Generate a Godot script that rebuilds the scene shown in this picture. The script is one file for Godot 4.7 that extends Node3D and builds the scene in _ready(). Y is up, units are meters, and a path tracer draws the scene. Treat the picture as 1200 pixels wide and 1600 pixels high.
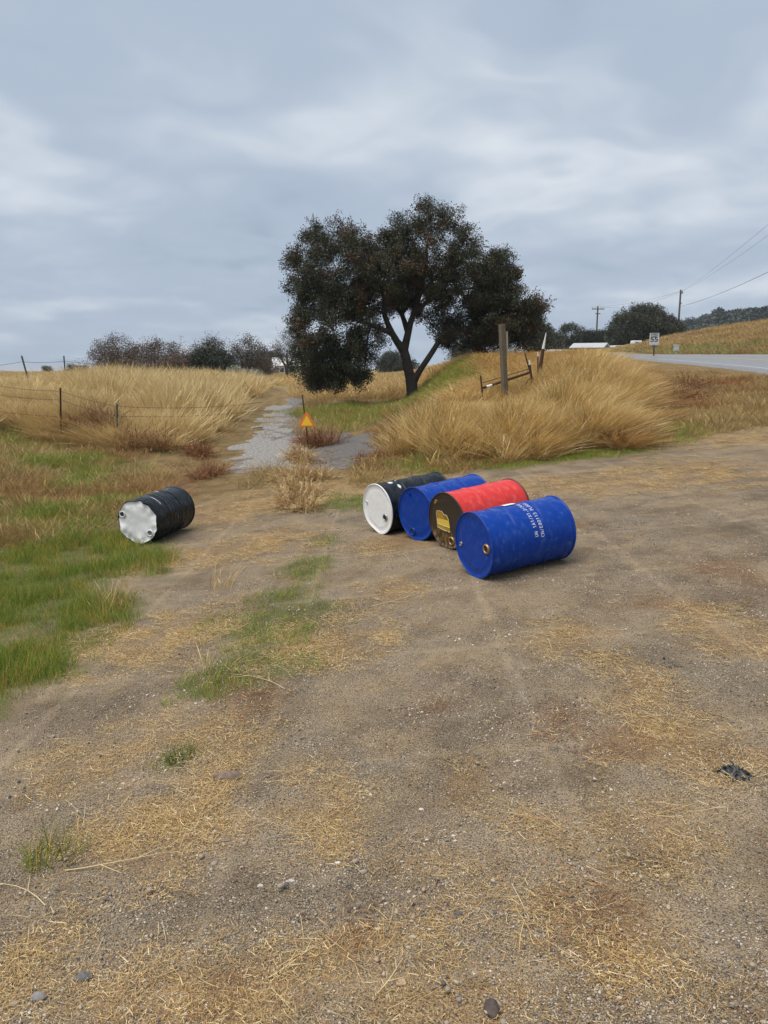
extends Node3D
# A gravelly lay-by in dry oak country: five steel drums, an abandoned road, fences, a big oak, a highway.

const EXPOSURE := 2.1

# ------------------------------------------------------------------ mesh collector
class MB:
	var v := PackedVector3Array()
	var n := PackedVector3Array()
	var c := PackedColorArray()
	var t := PackedVector2Array()
	var t2 := PackedVector2Array()
	var i := PackedInt32Array()
	func add(p: Vector3, nn: Vector3, col := Color.WHITE, uv := Vector2.ZERO) -> int:
		v.append(p); n.append(nn); c.append(col); t.append(uv)
		return v.size() - 1
	func tri(a: int, b: int, d: int) -> void:
		# Godot's front faces run clockwise; order the corners to agree with the normals
		if (v[b] - v[a]).cross(v[d] - v[a]).dot(n[a] + n[b] + n[d]) > 0.0:
			i.append(a); i.append(d); i.append(b)
		else:
			i.append(a); i.append(b); i.append(d)
	func quad(a: int, b: int, d: int, e: int) -> void:
		tri(a, b, d); tri(a, d, e)
	func face(ps: Array, col := Color.WHITE, outward := Vector3.ZERO) -> void:
		var nn: Vector3 = (ps[1] - ps[0]).cross(ps[2] - ps[0]).normalized()
		if outward != Vector3.ZERO and nn.dot(outward) < 0.0: nn = -nn
		var k := v.size()
		for p in ps: add(p, nn, col, Vector2(p.x + p.z * 0.37, p.y + p.z * 0.61))
		for q in range(1, ps.size() - 1): tri(k, k + q, k + q + 1)
	func box(o: Vector3, s: Vector3, b := Basis.IDENTITY, ch := 0.0, col := Color.WHITE) -> void:
		# a box with chamfered edges
		var h := s * 0.5
		var d := minf(ch, minf(h.x, minf(h.y, h.z)) * 0.6)
		if d <= 0.0: d = minf(h.x, minf(h.y, h.z)) * 0.06
		var w := func(x: float, y: float, z: float) -> Vector3: return o + b * Vector3(x, y, z)
		for ax in 3:
			for sg in [-1.0, 1.0]:
				var ps := []
				for q in [[-1, -1], [1, -1], [1, 1], [-1, 1]]:
					var p := Vector3.ZERO
					p[ax] = sg * h[ax]
					p[(ax + 1) % 3] = q[0] * (h[(ax + 1) % 3] - d)
					p[(ax + 2) % 3] = q[1] * (h[(ax + 2) % 3] - d)
					ps.append(o + b * p)
				var nn := Vector3.ZERO
				nn[ax] = sg
				face(ps, col, b * nn)
		for ax in 3:
			for s1 in [-1.0, 1.0]:
				for s2 in [-1.0, 1.0]:
					var u := (ax + 1) % 3
					var z := (ax + 2) % 3
					var ps := []
					for e in [-1.0, 1.0]:
						var p := Vector3.ZERO
						p[ax] = e * (h[ax] - d)
						p[u] = s1 * h[u]; p[z] = s2 * (h[z] - d)
						ps.append(o + b * p)
						var p2 := p
						p2[u] = s1 * (h[u] - d); p2[z] = s2 * h[z]
						ps.append(o + b * p2)
					var nn := Vector3.ZERO
					nn[u] = s1; nn[z] = s2
					face([ps[0], ps[1], ps[3], ps[2]], col, b * nn)
		for s0 in [-1.0, 1.0]:
			for s1 in [-1.0, 1.0]:
				for s2 in [-1.0, 1.0]:
					face([o + b * Vector3(s0 * h.x, s1 * (h.y - d), s2 * (h.z - d)), o + b * Vector3(s0 * (h.x - d), s1 * h.y, s2 * (h.z - d)), o + b * Vector3(s0 * (h.x - d), s1 * (h.y - d), s2 * h.z)], col, b * Vector3(s0, s1, s2))
	func tube(ps: Array, rs: Array, sides := 6, col := Color.WHITE, caps := true) -> void:
		var k0 := v.size()
		var up := Vector3.UP
		for q in ps.size():
			var d: Vector3 = (ps[mini(q + 1, ps.size() - 1)] - ps[maxi(q - 1, 0)]).normalized()
			var x := d.cross(Vector3(0.3, 0.2, 0.93) if absf(d.z) < 0.8 else Vector3(0.95, 0.2, 0.1)).normalized()
			var y := x.cross(d)
			for s in sides:
				var a := TAU * s / sides
				var nn := x * cos(a) + y * sin(a)
				add(ps[q] + nn * rs[q], nn, col, Vector2(float(s) / sides, q))
		for q in ps.size() - 1:
			for s in sides:
				var s2 := (s + 1) % sides
				quad(k0 + q * sides + s, k0 + q * sides + s2, k0 + (q + 1) * sides + s2, k0 + (q + 1) * sides + s)
		if caps:
			for e in [0, ps.size() - 1]:
				var ring := []
				for s in sides: ring.append(v[k0 + e * sides + s])
				face(ring, col, ps[e] - ps[1 if e == 0 else e - 1])
	func lathe(prof: Array, seg := 48, at := Transform3D.IDENTITY, col := Color.WHITE) -> void:
		# profile points (distance along x, radius), turned about the x axis
		var k0 := v.size()
		for q in prof.size():
			var d: Vector2 = (prof[mini(q + 1, prof.size() - 1)] - prof[maxi(q - 1, 0)]).normalized()
			for s in seg + 1:
				var a := TAU * s / seg
				var r := Vector3(0, cos(a), sin(a))
				var nn := (r * d.x - Vector3(1, 0, 0) * d.y).normalized()
				add(at * (Vector3(prof[q].x, 0, 0) + r * prof[q].y), at.basis * nn, col, Vector2(float(s) / seg * 1.8, prof[q].x + prof[q].y))
		for q in prof.size() - 1:
			for s in seg:
				var a := k0 + q * (seg + 1) + s
				quad(a, a + 1, a + seg + 2, a + seg + 1)
	func mesh(m: Material, normals := true) -> ArrayMesh:
		var a := []
		a.resize(Mesh.ARRAY_MAX)
		a[Mesh.ARRAY_VERTEX] = v
		if normals: a[Mesh.ARRAY_NORMAL] = n
		a[Mesh.ARRAY_COLOR] = c
		a[Mesh.ARRAY_TEX_UV] = t
		if t2.size() == v.size(): a[Mesh.ARRAY_TEX_UV2] = t2
		a[Mesh.ARRAY_INDEX] = i
		var am := ArrayMesh.new()
		am.add_surface_from_arrays(Mesh.PRIMITIVE_TRIANGLES, a)
		am.surface_set_material(0, m)
		return am

# ------------------------------------------------------------------ helpers
var M := {}
var taken := {}

func numbered(called: String) -> String:
	var k: int = taken.get(called, 0)
	taken[called] = k + 1
	return called if k == 0 else "%s_%03d" % [called, k]

func tag(o: Node, label: String, category: String, group := "", kind := "") -> void:
	if label: o.set_meta("label", label)
	if category: o.set_meta("category", category)
	if group: o.set_meta("group", group)
	if kind: o.set_meta("kind", kind)

func thing(called: String, label: String, category: String, at := Transform3D.IDENTITY, group := "", kind := "") -> Node3D:
	var o := Node3D.new()
	o.name = numbered(called)
	o.transform = at
	add_child(o)
	tag(o, label, category, group, kind)
	return o

func part(called: String, b: MB, m: Material, parent: Node, normals := true) -> MeshInstance3D:
	var o := MeshInstance3D.new()
	o.name = called if parent != self else numbered(called)
	o.mesh = b.mesh(m, normals)
	parent.add_child(o, true)
	return o

func share(called: String, mesh: Mesh, parent: Node, at := Transform3D.IDENTITY) -> MeshInstance3D:
	var o := MeshInstance3D.new()
	o.name = called if parent != self else numbered(called)
	o.mesh = mesh
	o.transform = at
	parent.add_child(o, true)
	return o

func copies(called: String, mesh: Mesh, places: Array, tints: PackedColorArray, parent: Node) -> MultiMeshInstance3D:
	var mm := MultiMesh.new()
	mm.transform_format = MultiMesh.TRANSFORM_3D
	mm.use_colors = true
	mm.mesh = mesh
	mm.instance_count = places.size()
	for k in places.size():
		mm.set_instance_transform(k, places[k])
		mm.set_instance_color(k, tints[k])
	var o := MultiMeshInstance3D.new()
	o.name = called if parent != self else numbered(called)
	o.multimesh = mm
	parent.add_child(o, true)
	return o

func lin(r: float, g: float, b: float) -> Color:
	return Color(r, g, b).linear_to_srgb()

func mat(col: Color, rough := 0.8, metal := 0.0, vertex := false) -> StandardMaterial3D:
	# col in linear (real-world) values
	var m := StandardMaterial3D.new()
	m.albedo_color = col.linear_to_srgb()
	m.roughness = rough
	m.metallic = metal
	m.vertex_color_use_as_albedo = vertex
	return m

func noise(sd: int, freq: float, kind := FastNoiseLite.TYPE_SIMPLEX_SMOOTH, oct := 4) -> FastNoiseLite:
	var f := FastNoiseLite.new()
	f.seed = sd
	f.frequency = freq
	f.noise_type = kind
	f.fractal_octaves = oct
	if oct <= 1: f.fractal_type = FastNoiseLite.FRACTAL_NONE
	return f

func ramp_tex(f: FastNoiseLite, size: int, stops: Array) -> NoiseTexture2D:
	# stops: [offset, linear colour]
	var g := Gradient.new()
	var off := PackedFloat32Array()
	var cols := PackedColorArray()
	for s in stops:
		off.append(s[0])
		cols.append(s[1].linear_to_srgb())
	g.offsets = off
	g.colors = cols
	var x := NoiseTexture2D.new()
	x.width = size
	x.height = size
	x.seamless = true
	x.noise = f
	x.color_ramp = g
	return x

func gray_tex(f: FastNoiseLite, size: int) -> NoiseTexture2D:
	var x := NoiseTexture2D.new()
	x.width = size
	x.height = size
	x.seamless = true
	x.noise = f
	return x

func normal_tex(f: FastNoiseLite, size: int, strength: float) -> NoiseTexture2D:
	var x := gray_tex(f, size)
	x.as_normal_map = true
	x.bump_strength = strength
	return x

func g3(v: float) -> Color:
	return Color(v, v, v)

# ------------------------------------------------------------------ terrain
# surveyed heights: x, z, height
const SURVEY := [
	[-3.00, -4.00, -0.289], [-3.00, -7.00, -0.289], [-3.00, -10.00, -0.289], [-1.00, -4.00, -0.096],
	[-1.00, -7.00, -0.096], [-1.00, -10.00, -0.096], [1.00, -4.00, 0.096], [1.00, -7.00, 0.096],
	[1.00, -10.00, 0.096], [3.00, -4.00, 0.289], [3.00, -7.00, 0.289], [3.00, -10.00, 0.289],
	[5.50, -4.00, 0.530], [5.50, -7.00, 0.530], [5.50, -10.00, 0.530], [-2.20, -12.50, -0.200],
	[0.00, -12.00, 0.000], [2.00, -11.50, 0.190], [-4.00, 0.00, -0.265], [0.00, 0.00, 0.120],
	[4.00, 0.00, 0.505], [-30.00, 12.00, -0.050], [-8.00, 12.00, -0.050], [0.00, 12.00, 0.250],
	[8.00, 12.00, 1.020], [25.00, 12.00, 2.250], [-40.00, 60.00, -0.100], [0.00, 60.00, 0.400],
	[40.00, 60.00, 3.400], [-6.00, -6.00, -0.430], [-6.00, -10.00, -0.420], [-5.50, -14.00, -0.330],
	[-12.00, -8.00, -0.200], [-9.00, -12.00, -0.300], [-20.00, -8.00, 0.300], [-8.20, -19.50, -0.017],
	[-6.60, -19.00, -0.079], [-8.03, -16.00, -0.080], [-13.85, -30.00, 0.553], [-15.58, -38.00, 0.822],
	[-12.37, -25.00, 0.649], [-22.00, -35.00, 0.250], [-16.00, -26.00, 0.350], [-28.00, -60.00, 0.300],
	[-6.96, -24.00, 0.146], [-16.45, -50.00, 0.208], [-14.78, -60.00, 0.316], [-9.85, -60.00, 0.461],
	[-29.31, -85.00, -0.123], [-14.99, -85.00, 0.152], [-26.62, -60.00, 0.170], [-102.34, -250.00, -0.347],
	[-71.65, -250.00, -0.549], [-20.89, -150.00, -0.067], [0.00, -250.00, -0.952], [-2.64, -15.80, -0.123],
	[-4.91, -35.00, -0.066], [-7.65, -60.00, 0.023], [-1.80, -18.90, -0.150], [-0.85, -18.50, -0.050],
	[-1.59, -32.00, 0.099], [1.30, -35.00, 0.277], [0.85, -52.00, 0.691], [-1.71, -52.00, 0.817],
	[2.78, -34.00, 1.592], [3.89, -34.00, 2.083], [5.27, -34.00, 2.138], [7.76, -38.00, 2.048],
	[2.22, -30.00, 1.115], [3.40, -22.00, 0.651], [2.81, -22.00, 0.759], [4.40, -22.50, 1.138],
	[0.50, -15.00, 0.041], [1.75, -13.10, 0.170], [4.05, -13.90, 0.390], [6.40, -17.10, 0.620],
	[1.66, -20.00, 0.432], [5.43, -22.00, 1.047], [8.89, -24.00, 0.953], [12.19, -27.00, 1.212],
	[12.43, -38.00, 1.712], [13.72, -48.00, 2.019], [15.00, -30.00, 1.590], [19.30, -38.00, 2.300],
	[16.00, -48.00, 2.220], [19.60, -58.00, 2.620], [14.00, -15.00, 1.350], [20.00, -20.00, 1.800],
	[25.00, -10.00, 2.200], [12.00, -5.00, 1.150], [17.50, -75.00, 2.900], [22.00, -80.00, 3.100],
	[26.83, -55.00, 3.359], [31.63, -65.00, 4.507], [26.42, -65.00, 3.682], [23.30, -65.00, 2.958],
	[45.00, -60.00, 5.900], [60.00, -40.00, 7.500], [40.00, -20.00, 5.000], [40.00, -100.00, 6.000],
	[26.94, -110.00, 2.659], [40.07, -120.00, 4.169], [21.55, -110.00, 2.747], [0.00, -120.00, 0.126],
	[9.82, -120.00, 1.286], [6.87, -60.00, 1.720], [11.27, -60.00, 2.058], [-300.00, -600.00, -3.000],
	[0.00, -600.00, 0.000], [218.36, -450.00, 26.894], [173.31, -450.00, 20.864], [146.90, -450.00, 5.473],
	[102.88, -450.00, 4.392], [400.00, -300.00, 35.000], [-700.00, -100.00, 0.000], [700.00, 0.00, 30.000],
	[-1500.00, -2500.00, -12.000], [0.00, -2500.00, -5.000], [1500.00, -2500.00, 30.000], [-2500.00, 0.00, -5.000],
	[2500.00, 0.00, 40.000], [0.00, 2000.00, 0.000],
]
const TN := 230
var tab := PackedFloat32Array()
var rough_noise := FastNoiseLite.new()
const U0 := -6.4
const U1 := 6.4

func asinh_(x: float) -> float:
	return signf(x) * log(absf(x) + sqrt(x * x + 1.0))

func solve_terrain() -> void:
	# thin-plate spline through the surveyed heights, on axes that shrink with distance
	var n: int = SURVEY.size()
	var pu := PackedFloat32Array()
	var pv := PackedFloat32Array()
	for p in SURVEY:
		pu.append(asinh_(p[0] / 10.0))
		pv.append(asinh_(p[1] / 10.0))
	var rows := []
	for a in n + 3:
		var r := PackedFloat64Array()
		r.resize(n + 4)
		rows.append(r)
	for a in n:
		for b in n:
			var r2 := (pu[a] - pu[b]) ** 2 + (pv[a] - pv[b]) ** 2
			rows[a][b] = r2 * log(r2 + 1e-9) * 0.5 + (1e-4 if a == b else 0.0)
		rows[a][n] = 1.0
		rows[a][n + 1] = pu[a]
		rows[a][n + 2] = pv[a]
		rows[n][a] = 1.0
		rows[n + 1][a] = pu[a]
		rows[n + 2][a] = pv[a]
		rows[a][n + 3] = SURVEY[a][2]
	var m := n + 3
	for k in m:
		var best := k
		for a in range(k + 1, m):
			if absf(rows[a][k]) > absf(rows[best][k]): best = a
		var sw: PackedFloat64Array = rows[k]
		rows[k] = rows[best]
		rows[best] = sw
		var rk: PackedFloat64Array = rows[k]
		for a in range(k + 1, m):
			var ra: PackedFloat64Array = rows[a]
			var q := ra[k] / rk[k]
			if q == 0.0: continue
			for b in range(k, m + 1): ra[b] -= q * rk[b]
			rows[a] = ra
	var w := PackedFloat64Array()
	w.resize(m)
	for k in range(m - 1, -1, -1):
		var s: float = rows[k][m]
		for b in range(k + 1, m): s -= rows[k][b] * w[b]
		w[k] = s / rows[k][k]
	tab.resize(TN * TN)
	for a in TN:
		var u := U0 + (U1 - U0) * a / (TN - 1)
		for b in TN:
			var z := U0 + (U1 - U0) * b / (TN - 1)
			var s := w[n] + w[n + 1] * u + w[n + 2] * z
			for k in n:
				var du := pu[k] - u
				var dz := pv[k] - z
				var r2 := du * du + dz * dz + 1e-9
				s += w[k] * r2 * log(r2) * 0.5
			tab[a * TN + b] = s
	rough_noise = noise(5, 1.6, FastNoiseLite.TYPE_SIMPLEX_SMOOTH, 4)

func H(x: float, z: float) -> float:
	var u := clampf((asinh_(x / 10.0) - U0) / (U1 - U0), 0.0, 0.9999) * (TN - 1)
	var w := clampf((asinh_(z / 10.0) - U0) / (U1 - U0), 0.0, 0.9999) * (TN - 1)
	var a := int(u)
	var b := int(w)
	var fu := u - a
	var fw := w - b
	# smooth (cubic) interpolation between the table's heights
	var cu := cubic(fu)
	var cw := cubic(fw)
	var s := 0.0
	for i in 4:
		var k := clampi(a + i - 1, 0, TN - 1) * TN
		var b0 := maxi(b - 1, 0)
		var b3 := mini(b + 2, TN - 1)
		s += cu[i] * (cw[0] * tab[k + b0] + cw[1] * tab[k + b] + cw[2] * tab[k + b + 1] + cw[3] * tab[k + b3])
	return s + rough_noise.get_noise_2d(x, z) * 0.012

func cubic(f: float) -> Vector4:
	var g := f * f
	var h := g * f
	return Vector4(-0.5 * h + g - 0.5 * f, 1.5 * h - 2.5 * g + 1.0, -1.5 * h + 2.0 * g + 0.5 * f, 0.5 * h - 0.5 * g)

func ground(x: float, z: float, dy := 0.0) -> Vector3:
	return Vector3(x, H(x, z) + dy, z)

# ------------------------------------------------------------------ sky
func make_sky() -> Sky:
	# a layered overcast: soft cloud sheets, lighter breaks low down
	var w := 2048
	var h := 1024
	var im := Image.create(w, h, false, Image.FORMAT_RGBF)
	var f1 := noise(11, 0.40, FastNoiseLite.TYPE_SIMPLEX_SMOOTH, 5)
	var f2 := noise(23, 1.5, FastNoiseLite.TYPE_SIMPLEX_SMOOTH, 4)
	var f3 := noise(37, 0.9, FastNoiseLite.TYPE_SIMPLEX_SMOOTH, 3)
	# brightness as the eye of the camera meets it, before exposure
	var dark := Vector3(0.255, 0.335, 0.420) / EXPOSURE
	var mid := Vector3(0.440, 0.525, 0.645) / EXPOSURE
	var light := Vector3(0.840, 0.880, 0.930) / EXPOSURE
	# cloud bodies: azimuth, elevation, widths (degrees), lighter or darker
	var bodies := [[-17.0, 11.5, 13.0, 2.6, 0.30], [-16.0, 8.2, 12.0, 1.6, -0.16], [-14.0, 5.4, 11.0, 1.3, 0.42], [-22.0, 2.6, 8.0, 1.0, -0.20], [-20.0, 1.2, 13.0, 1.5, 0.80], [-9.0, 1.6, 9.0, 1.7, 0.45],
		[-14.0, 17.5, 9.0, 2.2, -0.14], [4.0, 15.5, 9.0, 2.4, -0.16], [20.0, 9.0, 11.0, 4.5, -0.26], [12.0, 3.0, 8.0, 1.8, 0.26], [24.0, 2.6, 7.0, 1.8, 0.10], [-20.0, 23.0, 10.0, 3.0, 0.12], [20.0, 21.0, 12.0, 3.5, 0.06], [0.0, 10.5, 6.0, 2.0, 0.04]]
	for y in h:
		var el := PI * (0.5 - (y + 0.5) / h)
		if el < -0.10:
			# nothing but air below the skyline
			im.fill_rect(Rect2i(0, y, w, 1), Color(0.50, 0.53, 0.56) / EXPOSURE)
			continue
		var se := sin(el)
		var ce := cos(el)
		var sq := 1.0 / (maxf(se, 0.0) + 0.10)
		var ed := rad_to_deg(el)
		for x in w:
			var az := TAU * ((x + 0.5) / w - 0.5)
			var dx := sin(az) * ce
			var dz := -cos(az) * ce
			var px := dx * sq
			var pz := dz * sq
			var wx := f3.get_noise_2d(px + 9.0, pz) * 0.6
			var b := f1.get_noise_2d(px + wx, pz * 1.0 + wx) * 0.50 + f2.get_noise_2d(px - wx * 0.4, pz + wx) * 0.17
			var ad := rad_to_deg(az)
			if absf(ad) < 60.0:
				var wob := f2.get_noise_2d(ad * 0.07 + 40.0, ed * 0.25) * 2.0
				for q in bodies:
					var u: float = (ad - q[0] + wob * 2.0) / q[2]
					var v: float = (ed - q[1] + wob) / q[3]
					var d := u * u + v * v
					if d < 6.0: b += 1.75 * q[4] * exp(-d)
			b = b + 0.10
			var col := mid.lerp(light, smoothstep(0.0, 0.75, b)) if b > 0.0 else mid.lerp(dark, smoothstep(0.0, 0.55, -b))
			im.set_pixel(x, y, Color(col.x, col.y, col.z))
	var pm := PanoramaSkyMaterial.new()
	pm.panorama = ImageTexture.create_from_image(im)
	pm.filter = true
	var s := Sky.new()
	s.sky_material = pm
	return s

# ------------------------------------------------------------------ where things grow: centre x, z, half widths
const GREEN := [[-4.82, -10.3, 1.75, 1.87], [-3.75, -7.56, 1.3, 1.73], [-2.75, -5.51, 0.72, 1.0], [-0.84, -5.71, 0.57, 0.55], [-0.85, -4.86, 0.4, 0.41], [-1.06, -4.52, 0.25, 0.23], [-1.04, -3.62, 0.15, 0.16], [4.79, -14.76, 1.2, 1.0], [5.95, -16.11, 0.7, 0.9], [2.84, -13.59, 0.9, 0.6], [0.5, -30.75, 3.6, 4.2], [2.4, -34.0, 2.2, 4.0], [3.0, -27.5, 0.9, 3.0], [2.6, -30.5, 1.2, 2.5], [-0.81, -24.49, 1.25, 2.2], [-0.75, -7.26, 0.24, 0.45], [-0.84, -6.4, 0.3, 0.3], [-0.66, -8.4, 0.18, 0.3], [-3.3, -6.4, 0.95, 1.0], [-2.75, -4.95, 0.5, 0.55], [-4.2, -8.9, 1.4, 1.2], [-5.6, -11.6, 1.2, 1.0], [-0.37, -10.81, 0.65, 0.75], [-1.37, -2.82, 0.03, 0.03], [-9.3, -19.0, 0.9, 1.6], [-6.45, -15.7, 0.83, 1.33], [-2.6, -4.51, 0.3, 0.4], [0.62, -14.94, 0.72, 1.0], [1.3, -13.4, 0.9, 0.55], [3.6, -13.3, 1.1, 0.5], [2.4, -13.0, 0.8, 0.4], [0.5, -14.2, 0.5, 0.5], [5.3, -15.0, 0.9, 0.7]]
const STRAW := [[-0.9, -2.99, 0.3, 0.34], [-1.2, -3.75, 0.48, 0.3], [-0.78, -3.19, 0.18, 0.22], [-0.45, -5.19, 0.41, 0.45], [0.0, -6.17, 0.27, 0.3], [-1.25, -8.61, 0.47, 0.7], [-0.23, -3.16, 0.15, 0.22], [-0.21, -2.8, 0.09, 0.18], [0.35, -3.08, 0.11, 0.22], [1.38, -3.91, 0.19, 0.36], [1.41, -3.21, 0.32, 0.25], [1.01, -2.62, 0.16, 0.22], [0.62, -2.71, 0.1, 0.13], [-0.53, -2.04, 0.34, 0.17], [0.2, -2.33, 0.15, 0.2], [0.09, -2.55, 0.12, 0.11], [0.7, -2.04, 0.2, 0.26], [2.64, -10.45, 1.44, 0.8], [4.3, -10.68, 0.76, 1.17], [-1.23, -12.22, 0.75, 1.2], [-2.36, -11.14, 0.82, 1.1], [-2.14, -8.34, 0.71, 0.5], [-1.94, -5.53, 0.32, 0.5], [-1.18, -2.31, 0.14, 0.13], [-1.19, -2.14, 0.11, 0.11], [-0.08, -2.2, 0.1, 0.07], [0.14, -7.97, 0.4, 0.35], [2.21, -4.59, 0.21, 0.5], [1.26, -4.79, 0.23, 0.3], [-1.49, -5.69, 0.37, 0.5], [0.26, -1.92, 0.22, 0.09], [-2.19, -15.35, 0.53, 0.6], [0.2, -11.95, 0.7, 0.7], [1.67, -11.02, 0.68, 0.5], [6.5, -14.0, 1.2, 1.2], [9.0, -19.0, 1.6, 2.0]]
const RUST := [[0.92, -3.67, 0.16, 0.25], [1.12, -3.38, 0.17, 0.15], [1.94, -5.32, 0.25, 0.15], [0.69, -2.08, 0.11, 0.16], [0.75, -2.28, 0.07, 0.08], [-0.47, -2.04, 0.14, 0.11], [-0.81, -4.34, 0.24, 0.3], [-3.84, -15.27, 0.9, 1.5], [-1.28, -25.69, 1.32, 2.0], [0.0, -16.93, 0.5, 0.7], [1.93, -8.13, 0.31, 0.3], [0.28, -3.91, 0.14, 0.1], [-3.6, -13.24, 0.5, 0.8], [-0.08, -2.21, 0.07, 0.06], [2.73, -5.87, 0.26, 0.5], [8.6, -22.5, 1.6, 1.6], [-3.6, -11.6, 0.7, 0.9]]
const DAMP := [[2.51, -5.26, 0.2, 0.5], [-0.71, -4.72, 0.45, 0.4], [-1.8, -4.2, 0.5, 0.36], [-3.25, -8.42, 0.5, 1.6], [1.18, -6.24, 0.4, 0.2], [3.39, -6.74, 0.24, 0.8], [-2.75, -9.19, 0.45, 0.5], [4.5, -8.6, 0.5, 0.9], [0.9, -5.2, 0.35, 0.16], [2.0, -2.6, 0.25, 0.6]]
var right_bank := PackedVector2Array([Vector2(0.9, -15.4), Vector2(1.9, -13.7), Vector2(4.05, -14.2), Vector2(5.6, -17.0), Vector2(7.2, -21.0), Vector2(10.0, -30), Vector2(13.0, -46), Vector2(18, -75), Vector2(40, -100), Vector2(30, -125), Vector2(8, -100), Vector2(4, -70), Vector2(3.2, -44), Vector2(2.2, -37), Vector2(2.9, -31), Vector2(2.6, -25), Vector2(1.9, -20.0), Vector2(1.1, -17.5)])
var left_field := PackedVector2Array([Vector2(-5.0, -19.5), Vector2(-5.9, -18), Vector2(-7.2, -18.6), Vector2(-9.4, -21), Vector2(-10.5, -18.5), Vector2(-11.5, -17.0), Vector2(-30, -20), Vector2(-70, -60), Vector2(-110, -180), Vector2(-20, -180), Vector2(-9, -110), Vector2(-9.0, -60), Vector2(-7.4, -38), Vector2(-5.8, -26)])
var mid_field := PackedVector2Array([Vector2(-6.8, -62), Vector2(-5.0, -44), Vector2(-2.4, -38), Vector2(0.5, -40), Vector2(3, -46), Vector2(6, -80), Vector2(8, -140), Vector2(-8, -140)])
var far_bank := PackedVector2Array([Vector2(21.5, -56), Vector2(20.6, -42), Vector2(22, -34), Vector2(26, -22), Vector2(60, -20), Vector2(70, -80), Vector2(40, -110), Vector2(24, -84)])

func blob(k: Array, x: float, z: float, f: FastNoiseLite) -> float:
	var d := sqrt(((x - k[0]) / k[2]) ** 2 + ((z - k[1]) / k[3]) ** 2) + f.get_noise_2d(x * 1.0, z) * 0.75
	return 1.0 - smoothstep(0.45, 1.25, d)

func lines(from: float, to: float, step: float, grow: float, far: float, back: float) -> PackedFloat32Array:
	# grid lines: even between from and to, then wider and wider
	var a := PackedFloat32Array()
	var s := step
	var x := from
	var before := []
	while x > back:
		s *= grow
		x -= s
		before.append(x)
	before.reverse()
	for q in before: a.append(q)
	x = from
	while x < to:
		a.append(x)
		x += step
	s = step
	while x < far:
		a.append(x)
		s *= grow
		x += s
	a.append(far)
	return a

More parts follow.
